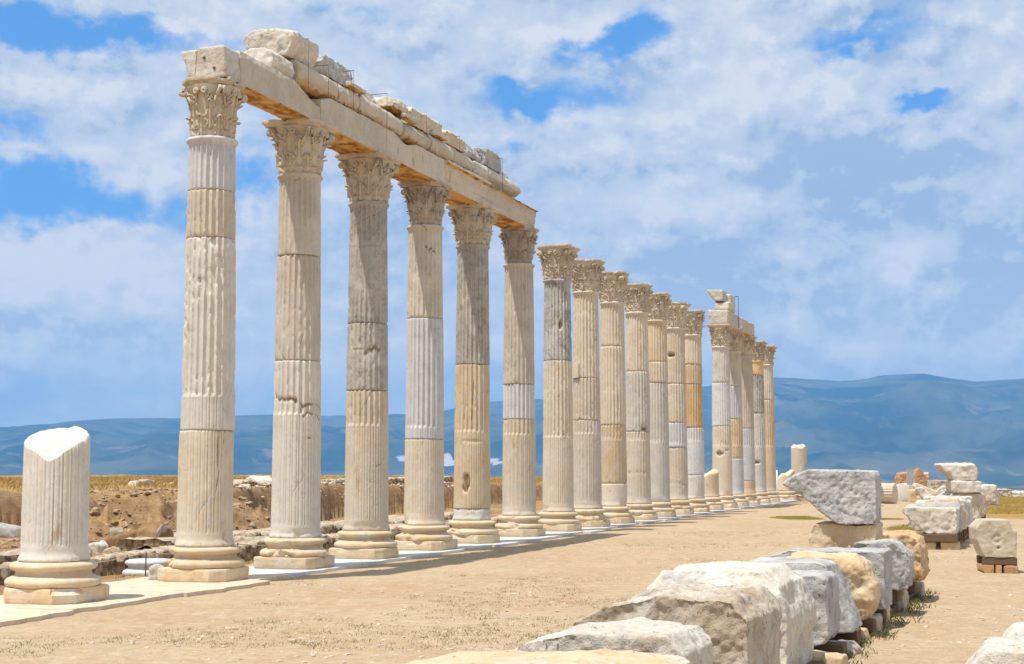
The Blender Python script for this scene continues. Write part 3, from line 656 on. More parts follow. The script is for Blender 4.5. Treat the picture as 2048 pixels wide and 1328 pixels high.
column(9, 'cream column with a rounded greyish middle drum and a split across its golden lower drum', [742, 863], ['cream', 'pale', 'cream'], 880, broken=.6, gouge=[(.6, 858, .2, .06, .05)], crack=[(0, 945, .6, .15, .12, .03, .03, .5), (.4, 850, .3, .6, .1, .025, .01, .9), (.2, 690, .3, -.4, .1, .02, .01, .8)], cap_var=1)
column(10, 'golden fluted column between the split column and the one with a short white drum', [723, 765], ['gold', 'cream', 'pale'], 884, broken=.6, cap_var=2)
column(11, 'column with notched upper drum and a short bluish white drum below the middle', [767, 845, 895], ['cream', 'cream', 'white', 'cream'], 888, broken=.6, gouge=[(-.6, 710, .25, .09, .07)], crack=[(0, 966, .5, -.1, .10, .03, .03, .5)], cap_var=3)
column(12, 'column with bright orange drums above a long white marble drum', [728, 768, 855, 950], ['cream', 'gold', 'orange', 'white', 'pale'], 880, broken=.5, cap_var=0)
st13 = lambda x, y: np.array(1.32) + .18 * np.asarray(x) + .22 * np.asarray(y) + .05 * np.sin(np.asarray(x) * 9) 
column(13, 'short broken column stump between the orange drum column and far architrave group', [], ['gold'], 700, nocap=True, topf=st13, group='broken column stumps', name='column_stump')
column(14, 'near column of the far architrave group, long white drum in its middle, gouge below', [765, 852], ['pale', 'white', 'cream'], 890, broken=.0, gouge=[(-.3, 907, .2, .10, .05), (.5, 900, .1, .03, .03)], cap_var=1)
column(15, 'second column of the far architrave group, golden band between two white drums', [772, 838, 917], ['beige', 'white', 'gold', 'white'], 890, broken=.3, cap_var=2)
column(16, 'third column of the far architrave group, tan shaft over a tall white drum', [857, 962], ['beige', 'white', 'gold'], 892, broken=.4, opts={0: {'out': .4}}, cap_var=3)
column(17, 'far column with a square golden block atop a veined drum, beside the last whole column', [750, 826], ['orange', 'dark', 'pale'], 892, broken=.7, gouge=[(-.2, 925, .22, .10, .06)], opts={0: {'flute': .1}}, cap_var=0)
column(18, 'last whole column at the far right end of the colonnade, slim and pale gold', [800], ['cream', 'gold'], 892, broken=.5, cap_var=1)
_c, _s = math.cos(ANG), math.sin(ANG)
def stump_top(x, y):
    x = np.asarray(x, float); y = np.asarray(y, float); wx, wy = _c * x + _s * y, -_s * x + _c * y      # to world axes
    z = 1.90 + .36 * wy + .05 * wx - .14 * sstep(-wy, .08, .36) * np.exp(-((wx - .03) / .15) ** 2)
    P_ = np.stack([wx.ravel() * 5, wy.ravel() * 5, np.zeros(wx.size)], 1)
    return z + (.025 * fbm(P_, 5, 3) + .022 * ridged(P_ * 2.2, 5, 9)).reshape(x.shape) - .02
column(-1, 'big broken column stump in the left foreground with an obliquely broken white top', [], ['pale'], 300, nocap=True, topf=stump_top, group='broken column stumps', name='column_stump', chips=.8)

def free_stump(u, vtop, vbot, label, lean, seed, tone, h, r=None, slope=(.1, .2)):
    p = gp(u, vbot, 0.0); root = bpy.data.objects.new('column_stump', None); col.objects.link(root); root.location = p; tag(root, label, 'column', 'broken column stumps')
    f = lambda x, y: ZB + h + slope[0] * np.asarray(x) + slope[1] * np.asarray(y) + .05 * np.sin(np.asarray(x) * 11 + 1) * np.cos(np.asarray(y) * 8)
    d = obj('drum', drum_mesh('drum', ZB, ZB + h, seed, M[tone], 6, .06, 900, 1, 2.0, True, False, [(1.2 + CAM_TH(50), ZB + h * .55, .3, .12, .10), (.9 + CAM_TH(50), ZB + h * .25, .3, .04, .05)], f), root)
    d.rotation_euler = (0, lean, 0); d.location = (-math.sin(lean) * ZB, 0, ZB * (1 - math.cos(lean)))
    obj('base', base_mesh('base', seed, M['base'], 64), root); obj('plinth', plinth_mesh('plinth', seed, M['base']), root)
free_stump(1599, 884, 1001, 'broken column standing past the last whole column, its right side split and ragged', .0, 301, 'cream', 2.15)
free_stump(1570, 940, 1002, 'leaning broken column foot between the last whole column and the ragged broken one', .10, 305, 'gold', .85, slope=(.55, .1))
# square repair patch let into the left of the cream column
pr_ = L(ST[7], 0, PV)
tgt = [o for o in col.objects if o.get('label', '').startswith('cream column with a square patch')][0]
th_ = CAM_TH(ST[7]) - .95; zc = (zat(ST[7], 727) + zat(ST[7], 755)) / 2; hz = (zat(ST[7], 727) - zat(ST[7], 755)) / 2
mbp = MB(); mbp.box(-.02, .03, -.15, .15, -hz, hz); po = obj('repair_patch', mbp.mesh('repair_patch', M['cream']), tgt, (math.cos(th_) * .352, math.sin(th_) * .352, zc), th_)

# ------------------------------------------------------------------ rough stones
def stone_mesh(name, solids, vox, seed, mat, lump=.03, rough=.012, cuts=6, cutd=.10, ledges=0.0, extra=None, pitted=0.0, pitf=13):
    """solids: list of (outline [(x, z)...], y0, y1[, inset]) prisms; joined, rounded and weathered"""
    bm = bmesh.new()
    for sd in solids:
        pts, y0, y1 = sd[:3]; ins = sd[3] if len(sd) > 3 else 0
        cx = sum(p[0] for p in pts) / len(pts); cz = sum(p[1] for p in pts) / len(pts)
        a = [bm.verts.new((x, y0, z)) for x, z in pts]; b = [bm.verts.new((cx + (x - cx) * (1 - ins), y1, cz + (z - cz) * (1 - ins))) for x, z in pts]
        n = len(pts); bm.faces.new(a); bm.faces.new(b[::-1])
        for i in range(n): bm.faces.new((a[i], b[i], b[(i + 1) % n], a[(i + 1) % n]))
    bmesh.ops.recalc_face_normals(bm, faces=bm.faces)
    tm = bpy.data.meshes.new('tmp'); bm.to_mesh(tm); bm.free()
    to = bpy.data.objects.new('tmp', tm); col.objects.link(to)
    md = to.modifiers.new('r', 'REMESH'); md.mode = 'VOXEL'; md.voxel_size = vox
    sm = to.modifiers.new('s', 'SMOOTH'); sm.iterations = 3; sm.factor = .5
    dg = bpy.context.evaluated_depsgraph_get(); ev = to.evaluated_get(dg); me = bpy.data.meshes.new_from_object(ev)
    bpy.data.objects.remove(to); bpy.data.meshes.remove(tm)
    n = len(me.vertices); V = np.zeros(n * 3, np.float32); me.vertices.foreach_get('co', V); V = V.reshape(-1, 3).astype(float)
    rs = np.random.RandomState(seed); lo, hi = V.min(0), V.max(0); ce = (lo + hi) / 2; hf = (hi - lo) / 2
    for _ in range(cuts):          # broken corners and edges
        sg = rs.choice([-1, 1], 3).astype(float); wgt = rs.uniform(.15, 1, 3); wgt[rs.randint(3)] *= rs.choice([0, 1]); nn = sg * wgt; nn[2] = abs(nn[2]) if rs.rand() < .7 else nn[2]
        nn /= np.linalg.norm(nn); d = (np.abs(nn) * hf).sum() - rs.uniform(.2, 1) * cutd * hf.mean() * 2
        x = (V - ce) @ nn - d; x = x + .012 * fbm(V * 7 + seed, 3, 2); V -= np.clip(x, 0, None)[:, None] * nn
    me.vertices.foreach_set('co', V.astype(np.float32).ravel()); me.update()
    Nn = np.zeros(n * 3, np.float32); me.vertex_normals.foreach_get('vector', Nn); Nn = Nn.reshape(-1, 3)
    sc = 1 / max(.25, hf.max())
    d = lump * fbm(V * 1.7 * sc + seed * 1.7, 3, 1) + rough * .5 * fbm(V * 30 + seed, 3, 41) + rough * 1.15 * (fbm(V * 9 + seed, 4, 5) + .9 * (ridged(V * 5 + seed, 4, 9) - .6))
    if pitted: d = d - pitted * sstep(fbm(V * pitf + seed * 3, 3, 12), .05, .4)
    if ledges: d = d + ledges * (np.floor(fbm(V * 2.4 + seed, 2, 3) * 5) / 5)
    V = V + Nn * d[:, None]
    if extra is not None: V = extra(V)
    me.vertices.foreach_set('co', V.astype(np.float32).ravel()); me.update()
    me.polygons.foreach_set('use_smooth', np.ones(len(me.polygons), bool)); me.materials.clear(); me.materials.append(mat); me.name = name
    return me
def rect(x0, x1, z0, z1): return [(x0, z0), (x1, z0), (x1, z1), (x0, z1)]
def block(name, label, cat, loc, rz, solids, vox, seed, mat, group=None, **kw):
    o = obj(name, stone_mesh(name, solids, vox, seed, M[mat] if isinstance(mat, str) else mat, **kw), None, loc, rz)
    return tag(o, label, cat, group)

# --- entablature (local x = to the right of the row, local y = along it, z = 0 on the capitals)
ZC = PV + HC - .015
SW = Matrix(((0, 1), (1, 0)))
def ent(name, label, cat, s0, s1, prof, z, seed, mat, vox=.025, group=None, t=0.0, tilt=0, **kw):
    """prof: cross-section outline [(x right, z up)] extruded along the row from s0 to s1"""
    sm = (s0 + s1) / 2; hl = (s1 - s0) / 2
    o = obj(name, stone_mesh(name, [(prof, -hl, hl)], vox, seed, M[mat] if isinstance(mat, str) else mat, **kw), None, L(sm, t, ZC + z), -ANG)
    if tilt: o.rotation_euler = (tilt, 0, -ANG)
    return tag(o, label, cat, group)
e = 0.355; AH = .50
def dip(y0, y1, dz):       # takes stone off the top edge between y0 and y1 (local)
    def fn(V):
        f = sstep(V[:, 1], y0, (y0 + y1) / 2) * (1 - sstep(V[:, 1], (y0 + y1) / 2, y1)); zf = np.clip((V[:, 2] - AH * .35) / (AH * .65), 0, 1); rx = sstep(V[:, 0], -.1, .3)
        V = V.copy(); V[:, 2] -= dz * f * zf * (.4 + .6 * rx); return V
    return fn
GA = 'architrave beams'
S_ = ST
# the end piece above the first column: main block with two dowel holes drawn as dark discs, and a moulded fragment beside it
nb = ent('end_block', 'white end block with two round dowel holes on the first column', 'stone block', S_[0] - .32, S_[0] + .12, [(-.12, .0), (.37, -.0), (.34, .43), (.29, .455), (-.08, .44)], 0, 70, 'block', .016, cuts=4, cutd=.05, rough=.006, lump=.012)
for hx, hzz in ((.03, .29), (.19, .13)):
    mb = MB(); mb.tube((hx, -.232, hzz), (hx, -.19, hzz), .021, 12); obj('hole_shade_disc', mb.mesh('hole_shade_disc', M['rod']), nb)  # solid dark discs on the face, their colour standing in for the holes' shade
ent('moulded_fragment', 'moulded stone fragment flaring left beside the block with two holes', 'stone block', S_[0] - .28, S_[0] + .6, [(-.26, .04), (-.135, .0), (-.12, .42), (-.38, .42), (-.37, .36), (-.30, .22)], .012, 71, 'block', .016, cuts=2, cutd=.05, rough=.006, lump=.01)
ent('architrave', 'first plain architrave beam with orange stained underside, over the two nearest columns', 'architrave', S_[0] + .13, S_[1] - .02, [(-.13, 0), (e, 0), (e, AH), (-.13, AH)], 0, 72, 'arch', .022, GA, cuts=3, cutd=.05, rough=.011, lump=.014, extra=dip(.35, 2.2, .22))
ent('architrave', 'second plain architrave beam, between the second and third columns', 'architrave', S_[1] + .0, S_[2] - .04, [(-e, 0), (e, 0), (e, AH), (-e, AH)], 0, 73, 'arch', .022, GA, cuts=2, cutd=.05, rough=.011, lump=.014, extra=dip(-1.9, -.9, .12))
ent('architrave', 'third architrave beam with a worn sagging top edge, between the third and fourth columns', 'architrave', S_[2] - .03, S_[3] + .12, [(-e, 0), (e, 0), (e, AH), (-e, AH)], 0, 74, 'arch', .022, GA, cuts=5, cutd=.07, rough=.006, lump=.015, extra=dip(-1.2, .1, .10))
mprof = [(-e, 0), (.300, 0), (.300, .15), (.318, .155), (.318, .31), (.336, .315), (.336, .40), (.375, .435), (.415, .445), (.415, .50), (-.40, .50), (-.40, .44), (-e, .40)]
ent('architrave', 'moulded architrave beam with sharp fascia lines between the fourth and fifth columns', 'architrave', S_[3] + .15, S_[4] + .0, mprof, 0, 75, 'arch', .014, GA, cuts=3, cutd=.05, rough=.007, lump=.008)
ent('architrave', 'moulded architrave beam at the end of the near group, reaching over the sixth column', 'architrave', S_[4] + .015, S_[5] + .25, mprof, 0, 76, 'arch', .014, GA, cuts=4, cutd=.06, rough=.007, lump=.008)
# frieze: half-round (pulvinated) blocks set back on the beams
def pulv(r=.20, x=.13, h=.40, l=-.30): return [(l, 0)] + [(x + math.sin(a) * r * 1.0, h / 2 - math.cos(a) * h / 2) for a in np.linspace(.25, math.pi - .25, 11)] + [(l, h)]
GF = 'half round frieze blocks'
su = lambda u, z, t=-.25: next_s(u, z, t)
def next_s(u, z, t):
    lo, hi = -2.0, 60.0
    for _ in range(45):
        m_ = (lo + hi) / 2; p = L(m_, t, z); dep = p.y * math.cos(PITCH) + (z - EYE) * math.sin(PITCH)
        if 1024 + F * p.x / dep < u: lo = m_
        else: hi = m_
    return lo
zf = ZC + AH + .2
fr_ = [(592, 672, 'golden half round frieze block above the second column', 'arch', 2, .05), (674, 712, 'short half round frieze block with a dark slot, third from the near end', 'arch', 1, .03),
       (714, 800, 'long smooth half round frieze block ending in a rounded nose above the gap', 'arch', 2, .06), (803, 855, 'half round frieze block with rough broken face after the gap', 'arch', 4, .09), (858, 902, 'half round frieze block under the ochre stained cornice', 'arch', 1, .03),
       (904, 940, 'half round frieze block beside the wide tan cornice', 'arch', 1, .03), (942, 972, 'pale lumpy frieze block under the grey stones', 'block', 3, .1), (974, 1036, 'last frieze block at the far end of the beams, square cut and pale', 'block', 3, .08)]
s_prev = None
for n_, (u0, u1, lb, mt, cu, cd) in enumerate(fr_):
    s0 = su(u0, zf); s1 = su(u1, zf)
    if s_prev is not None: s0 = max(s0, s_prev + .012)
    s_prev = s1
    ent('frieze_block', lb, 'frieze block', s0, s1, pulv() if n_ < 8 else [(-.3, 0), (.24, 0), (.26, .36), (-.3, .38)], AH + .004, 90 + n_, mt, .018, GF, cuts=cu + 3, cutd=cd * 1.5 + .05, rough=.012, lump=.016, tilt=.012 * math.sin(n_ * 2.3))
# rough stone wedged at the near end, left of the frieze
ent('frieze_block', 'rough white lump of frieze at the near end, behind the block with two holes', 'frieze block', su(541, ZC + .7), su(588, ZC + .7), [(-.40, 0), (.24, 0), (.30, .13), (.26, .27), (.14, .36), (-.10, .34), (-.36, .22)], AH + .004, 99, 'block', .02, GF, cuts=4, cutd=.12, rough=.016, lump=.03)
# cornice blocks on the frieze
zk = AH + .41; GK = 'cornice stones on the frieze'
ck = [(su(586, ZC + 1.1, -.3), None, 632, [(-.50, .14), (-.40, .0), (.22, 0), (.30, .06), (.31, .36), (.02, .43), (-.40, .43), (-.62, .34), (-.58, .26)], 'big cream cornice block jutting out at the top of the near end', 'block', 3, .06),
      (None, 640, 716, [(-.40, 0), (.22, 0), (.25, .33), (.1, .37), (-.35, .36)], 'dark grey pitted cornice stone behind the big cream one', 'blockg', 6, .18),
      (None, 722, 776, [(-.35, 0), (.22, 0), (.24, .22), (-.3, .26)], 'low pale cornice stone with a sloping broken top', 'block', 6, .2),
      (None, 779, 822, [(-.35, 0), (.22, 0), (.26, .2), (.2, .30), (-.3, .28)], 'lumpy carved cornice stone above the gap in the frieze', 'arch', 7, .2),
      (None, 825, 884, [(-.4, 0), (.24, 0), (.27, .36), (-.4, .40)], 'tall square tan cornice block in the middle of the run', 'arch', 3, .08),
      (None, 888, 930, [(-.4, 0), (.24, 0), (.28, .28), (-.4, .33)], 'tan cornice block with an ochre hollow at its near edge', 'arch', 4, .1),
      (None, 933, 966, [(-.35, 0), (.2, 0), (.24, .30), (-.3, .30)], 'grey split cornice stone near the far end', 'blockg', 6, .15),
      (None, 968, 1003, [(-.3, 0), (.24, 0), (.26, .36), (-.3, .36)], 'upright grey white cube of stone near the far end', 'blockg', 3, .08),
      (None, 1006, 1030, [(-.3, 0), (.16, 0), (.1, .14), (-.25, .25)], 'small wedge of stone at the far end of the cornice', 'blockg', 5, .2)]
sp_ = None
for n_, (sa, u0, u1, pr, lb, mt, cu, cd) in enumerate(ck):
    z_ = ZC + zk + .2; s0 = sa if sa is not None else su(u0, z_); s1 = su(u1, z_)
    if sp_ is not None: s0 = max(s0, sp_ + .02)
    sp_ = s1
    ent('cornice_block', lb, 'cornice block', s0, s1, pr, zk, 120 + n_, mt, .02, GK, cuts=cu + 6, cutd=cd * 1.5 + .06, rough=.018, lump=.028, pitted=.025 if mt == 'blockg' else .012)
# thin cap slabs lying between frieze and cornice
for n_, (u0, u1, lb) in enumerate([(690, 722, 'thin broken slab on the frieze beside the dark grey stone'), (800, 826, 'thin ledge slab over the rounded nose of the frieze'), (862, 886, 'thin ledge slab under the ochre hollow')]):
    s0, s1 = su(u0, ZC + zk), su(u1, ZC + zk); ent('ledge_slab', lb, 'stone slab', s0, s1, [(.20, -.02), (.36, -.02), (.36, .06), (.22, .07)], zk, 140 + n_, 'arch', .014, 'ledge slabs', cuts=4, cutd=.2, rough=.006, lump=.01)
# iron tie rods holding the stones
for n_, (u, zt, zb_, lb) in enumerate([(616, .33, -.62, 'thin iron tie rod on the big cream cornice block'), (656, .1, -.42, 'thin iron tie rod across the golden frieze'), (706, .25, -.42, 'thin iron tie rod by the dark grey stone'), (773, .2, -.42, 'thin iron tie rod on the low pale cornice'),
                                   (852, .22, -.1, 'thin iron tie rod on the tall tan cornice block'), (918, .2, -.12, 'thin iron tie rod by the grey split stone'), (1004, .28, -.42, 'thin iron tie rod at the far end of the cornice')]):
    s0 = su(u, ZC + zk, -.36); mb = MB(); p0 = L(s0, -.37, ZC + zk + zb_); p1 = L(s0, -.37, ZC + zk + zt); mb.tube(p0, p1, .0035, 6); mb.tube(p1, L(s0, -.05, ZC + zk + zt), .006, 6)
    tag(obj('tie_rod', mb.mesh('tie_rod', M['rod'], True)), lb, 'tie rod', 'iron tie rods')
# --- second group at the far end
ent('architrave', 'near white architrave block of the far group, with small dowel holes in its end', 'architrave', S_[14] - .42, S_[15] - .05, [(-.36, 0), (.36, 0), (.38, .55), (-.42, .60), (-.42, .5)], 0, 160, 'block', .035, GA, cuts=3, cutd=.05)
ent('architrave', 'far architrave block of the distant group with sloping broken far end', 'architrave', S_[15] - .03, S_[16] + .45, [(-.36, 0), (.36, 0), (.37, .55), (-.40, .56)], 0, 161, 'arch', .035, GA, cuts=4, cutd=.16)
ent('frieze_block', 'square frieze block on the far architrave group', 'frieze block', S_[14] - .1, S_[14] + 1.5, [(-.22, 0), (.35, 0), (.35, .34), (-.22, .36)], .59, 162, 'block', .035, GF, cuts=4, cutd=.12)
ent('cornice_block', 'wedge shaped cornice stone jutting left on top of the far group', 'cornice block', S_[14] - .15, S_[14] + .55, [(-.2, 0), (.14, 0), (.14, .42), (-.50, .45), (-.47, .34)], .95, 163, 'block', .03, GK, cuts=2, cutd=.05)
ent('cornice_block', 'flat lying cornice stone beside the wedge on the far group', 'cornice block', S_[14] + .6, S_[14] + 1.6, [(-.1, 0), (.30, 0), (.30, .30), (-.1, .34)], .95, 164, 'block', .03, GK, cuts=3, cutd=.08)
mb = MB(); s0 = S_[14] + 1.62; mb.tube(L(s0, -.42, ZC + .02), L(s0, -.42, ZC + 1.28), .012, 6); mb.tube(L(s0, -.42, ZC + 1.28), L(s0, .3, ZC + 1.28), .016, 6)
tag(obj('tie_rod', mb.mesh('tie_rod', M['rod'], True)), 'bent iron tie rod over the far architrave group', 'tie rod', 'iron tie rods')

# ------------------------------------------------------------------ the row of big blocks on timbers, right foreground
RA = R(20.5); RZ = -RA
GB = 'stone blocks in the near row'
KR = 1.2
def fitrow(y, d, ul, ur):        # front right foot and width of a block whose ends show at photo columns ul, ur
    c_, s_ = math.cos(RA), math.sin(RA); yb = y + d * c_; xr = (ur - 1024) / F * yb - d * s_; sl = (ul - 1024) / F
    return xr, (xr - sl * y) / (c_ + sl * s_)
def rowblock(label, xr, y, w_, d, zt, zb, mat, seed, outline=None, vox=.013, rz=RZ, name='stone_block', group=GB, uv=None, **kw):
    """xr, y: world position of the front right foot; w_: length to the left; d: depth; outline in fractions of (w_, zt-zb)"""
    if group == GB and uv: xr, w_ = fitrow(y, d, *uv)
    if group == GB: xr, y, w_, d, zt = xr * KR, y * KR, w_ * KR, d * KR, EYE - (EYE - zt) * KR
    o_ = [(-w_ + fx * w_, fz * (zt - zb)) for fx, fz in (outline or [(0, 0), (1, 0), (1, 1), (0, 1)])]
    return block(name, label, 'stone block', (xr, y, zb), rz, [(o_, 0, d)], vox, seed, mat, group, **kw)
rowblock('honey coloured flat block at the very bottom of the row, only its top in view', .80, 5.70, 1.15, .62, .835, .1, 'blocky', 201, [(0, .86), (.05, 0), (1, 0), (1, .97), (.6, 1), (.15, .95)], lump=.03, rough=.012, cuts=3, cutd=.05, uv=(730, 1385))
rowblock('white rounded block with a sloping left end, second from the bottom', .95, 6.72, 1.13, .70, .85, .1, 'block', 202, [(.0, .62), (.25, 0), (.95, 0), (1, .25), (.985, .85), (.90, 1), (.42, 1), (.22, .90)], lump=.03, rough=.016, cuts=7, cutd=.13, uv=(955, 1440))
rowblock('large brown mottled block with a cracked right face, third from the bottom', 1.42, 7.85, 1.28, .92, .93, .1, 'mottle', 203, [(0, .72), (.12, 0), (1, 0), (1, .8), (.90, .97), (.5, 1), (.2, .88)], lump=.042, rough=.020, cuts=8, cutd=.14, uv=(1140, 1556))
rowblock('biggest white block of the near row with a smooth rounded top and right side', 1.93, 9.25, 1.15, .95, .96, .08, 'block', 204, [(0, .80), (.05, 0), (.98, 0), (1.0, .55), (.93, .86), (.80, 1), (.1, .98)], lump=.04, rough=.014, cuts=8, cutd=.13, uv=(1288, 1622))
rowblock('grey granular block with a flat square front face in the near row', 2.26, 10.35, 1.0, .55, .86, .14, 'blockg', 205, [(0, 0), (.93, 0), (1, .15), (.98, .95), (.92, 1), (0, 1)], lump=.02, rough=.012, cuts=3, cutd=.07, uv=(1440, 1672))
rowblock('white topped block with a sloping blue grey right face in the near row', 2.66, 11.05, 1.28, .62, .90, .17, 'blockg', 206, [(0, .85), (.1, .3), (.3, 0), (1, 0), (.99, .08), (.80, .95), (.7, 1), (.12, .98)], lump=.02, rough=.010, cuts=3, cutd=.08, uv=(1455, 1716))
rowblock('cream block with a rounded lumpy right end in the near row', 2.96, 11.95, .9, .55, .88, .15, 'blocky', 207, [(0, 0), (.88, 0), (1, .25), (1, .55), (.88, .9), (.7, 1), (0, 1)], lump=.05, rough=.020, cuts=6, cutd=.15, uv=(1560, 1752))
rowblock('long grey slab with straight cut right end in front of the carved stack block', 3.14, 12.55, 1.12, .52, .90, .20, 'blockg', 208, [(0, .85), (.1, .25), (.3, 0), (1, 0), (1, 1), (.2, 1)], lump=.015, rough=.010, cuts=3, cutd=.06, uv=(1522, 1776))
rowblock('blue grey rough block right of the carved block of the stack', 3.70, 13.55, .52, .55, .92, .30, 'blockg', 209, [(0, 0), (.95, 0), (1, .3), (.97, .75), (.75, 1), (0, 1)], lump=.02, rough=.020, cuts=4, cutd=.13, pitted=.02, uv=(1700, 1822))
rowblock('orange brown rough block at the far end of the near row', 4.25, 14.95, 1.2, .75, .93, .26, 'blocko', 210, [(0, 0), (.95, 0), (1, .1), (.98, .7), (.88, 1), (0, 1)], lump=.045, rough=.022, cuts=5, cutd=.13, pitted=.02, uv=(1690, 1852))
rowblock('cream carved block with scooped front, lower one of the two block stack', 3.36, 14.05, .62, .60, 1.066, .20, 'blocky', 211, [(.05, 0), (1, 0), (1, 1), (.08, 1), (0, .8)], name='carved_block', lump=.02, rough=.012, cuts=3, cutd=.08, ledges=.015)
S2 = block('cornice_block', 'big grey pitted block with pointed left end, balanced on the cream carved block', 'stone block', (3.36 * KR, 14.0 * KR, .966), RZ + R(3),
           [([(x * KR, z * KR) for x, z in ((-.36, 0), (-.02, .0), (.005, .06), (.0, .46), (-.02, .49), (-.62, .50), (-.80, .42), (-.86, .37), (-.70, .28), (-.52, .12))], 0, .66 * KR)], .013, 212, 'blockg', 'stacked blocks', lump=.012, rough=.012, cuts=2, cutd=.05, pitted=.010, pitf=27)
# small stone lying on the orange block
block('loose_stone', 'small flat grey stone lying on the orange brown block', 'stone', (3.52 * KR, 15.05 * KR, .785), .3, [(rect(-.12, .14, 0, .07), 0, .2)], .012, 213, 'blockg', None, cuts=5, cutd=.3)
# supports: timbers lying along and across under the blocks, on rough footing stones
GT = 'timbers under the near row of blocks'
def beam(label, a, b, wd, h, zb, grp=GT, mat='wood', name='timber_beam'):
    a = Vector((a[0], a[1], zb)); b = Vector((b[0], b[1], zb)); d = b - a; mb = MB(); l_ = d.length
    mb.box(-wd / 2, wd / 2, 0, l_, 0, h); me = mb.mesh(name, M[mat]); o = obj(name, me, None, a, math.atan2(-d.x, d.y))
    bv = o.modifiers.new('b', 'BEVEL'); bv.width = .012; bv.segments = 2; return tag(o, label, 'timber', grp)
def rowx(y): return 3.70 + (y - 15.5) * .372        # right foot line of the row
dirr = Vector((math.sin(RA), math.cos(RA), 0)); perp = Vector((math.cos(RA), -math.sin(RA), 0))
def rowp(y, off): return Vector((rowx(y), y, 0)) + perp * off
names = ['under the honey flat block', 'under the white rounded block', 'under the brown mottled block', 'under the biggest white block', 'under the grey granular block', 'under the white topped sloping block', 'under the lumpy cream block', 'under the long grey slab', 'under the blue grey rough block', 'under the orange brown block']
for n_, (y, zb, h) in enumerate([(7.1, .0, .10), (8.35, .0, .10), (9.9, .0, .10), (11.7, 0, .08), (12.75, .02, .12), (13.6, .04, .13), (14.6, .03, .12), (15.4, .06, .14), (16.6, .14, .16), (18.3, .10, .16)]):
    a = rowp(y, .10); b = rowp(y, -1.1); beam('dark timber end ' + names[n_], a, b, .2, h, zb)
for n_, (y0, y1) in enumerate([(9.2, 13.6), (13.65, 16.6), (16.65, 19.4)]):
    beam(['long timber sill along the near end of the block row', 'long timber sill under the middle of the block row', 'long timber sill under the orange end of the block row'][n_], rowp(y0, -.02), rowp(y1, -.02), .13, .10, -.02 + n_ * .004)
for n_, (y, off, w_, h) in enumerate([(12.2, .12, .3, .15), (13.2, .06, .32, .13), (14.1, .06, .25, .14), (15.0, .05, .26, .18), (16.0, .02, .24, .27), (17.1, .04, .3, .27), (17.7, .04, .24, .22), (18.9, .06, .3, .22)]):
    p = rowp(y, off - .08); block('footing_stone', 'rough footing stone beside the timber ' + ['before the grey granular block', 'by the white topped sloping block', 'by the lumpy cream block', 'at the long grey slab', 'before the blue grey block', 'behind the blue grey block', 'before the orange brown block', 'past the orange brown block'][n_], 'stone', (p.x, p.y, -.03), RZ, [(rect(-w_ / 2, w_ / 2, 0, h), -w_ / 2, w_ / 2)], .02, 230 + n_, 'mottle' if n_ % 2 else 'blocky', 'footing stones of the near row', cuts=5, cutd=.2)

# right edge of the frame: white blocks, and the block on bricks
block('stone_block', 'white block cut off by the right frame edge, upper of the corner pair', 'stone block', (3.20, 10.2, 0), RZ, [([(0, 0), (.9, 0), (.9, .52), (.12, .50), (.02, .36)], 0, .7)], .018, 241, 'block', None, cuts=4, cutd=.1, lump=.03)
block('stone_block', 'low white block in the bottom right corner of the frame', 'stone block', (2.50, 8.75, 0), RZ, [([(0, 0), (1.0, 0), (1.0, .60), (.2, .56), (.05, .40)], 0, .75)], .018, 242, 'block', None, cuts=4, cutd=.1, lump=.03)
tb = gp(1996, 1146, 0); TZ = RZ + R(12)
block('dressed_block', 'dressed cream block with round boss and dowel hole, on brown timber and bricks', 'stone block', (tb.x, tb.y, .235), TZ,
      [([(-.19, 0), (.28, 0), (.29, .40), (.22, .42), (.2, .50), (.18, .56), (-.20, .56), (-.31, .44), (-.30, .26)], .0, .75)], .014, 250, 'dressed', None, cuts=2, cutd=.05, lump=.012, rough=.008,
      extra=lambda V: V + np.stack([0 * V[:, 0], np.where((V[:, 1] < .2), .035 * np.exp(-(np.hypot(V[:, 0] - .0, V[:, 2] - .27) / .07) ** 4) - .02 * np.exp(-(np.hypot(V[:, 0] - .0, V[:, 2] - .275) / .04) ** 4) + .05 * np.exp(-(np.hypot(V[:, 0] - .02, V[:, 2] - .145) / .022) ** 4), 0), 0 * V[:, 0]], 1))
tv = lambda x, y: (tb.x + math.cos(TZ) * x - math.sin(TZ) * y, tb.y + math.sin(TZ) * x + math.cos(TZ) * y)
beam('brown timber plank under the dressed block with the boss', tv(-.21, .09), tv(.29, .09), .16, .11, .12, None)
beam('brown rear timber plank under the dressed block with the boss', tv(-.21, .6), tv(.29, .6), .16, .11, .12, None)
for n_, (x0, x1, lb) in enumerate([(-.21, -.05, 'left brick under the timber of the dressed block'), (-.03, .06, 'small upright brick in the middle under the dressed block'), (.09, .30, 'right pair of bricks under the timber of the dressed block')]):
    p = tv((x0 + x1) / 2, .0); block('brick', lb, 'brick', (p[0], p[1], -.01), TZ, [(rect(-(x1 - x0) / 2, (x1 - x0) / 2, 0, .128), .0, .7)], .014, 260 + n_, 'brick', 'bricks under the dressed block', cuts=2, cutd=.08, lump=.006, rough=.006)

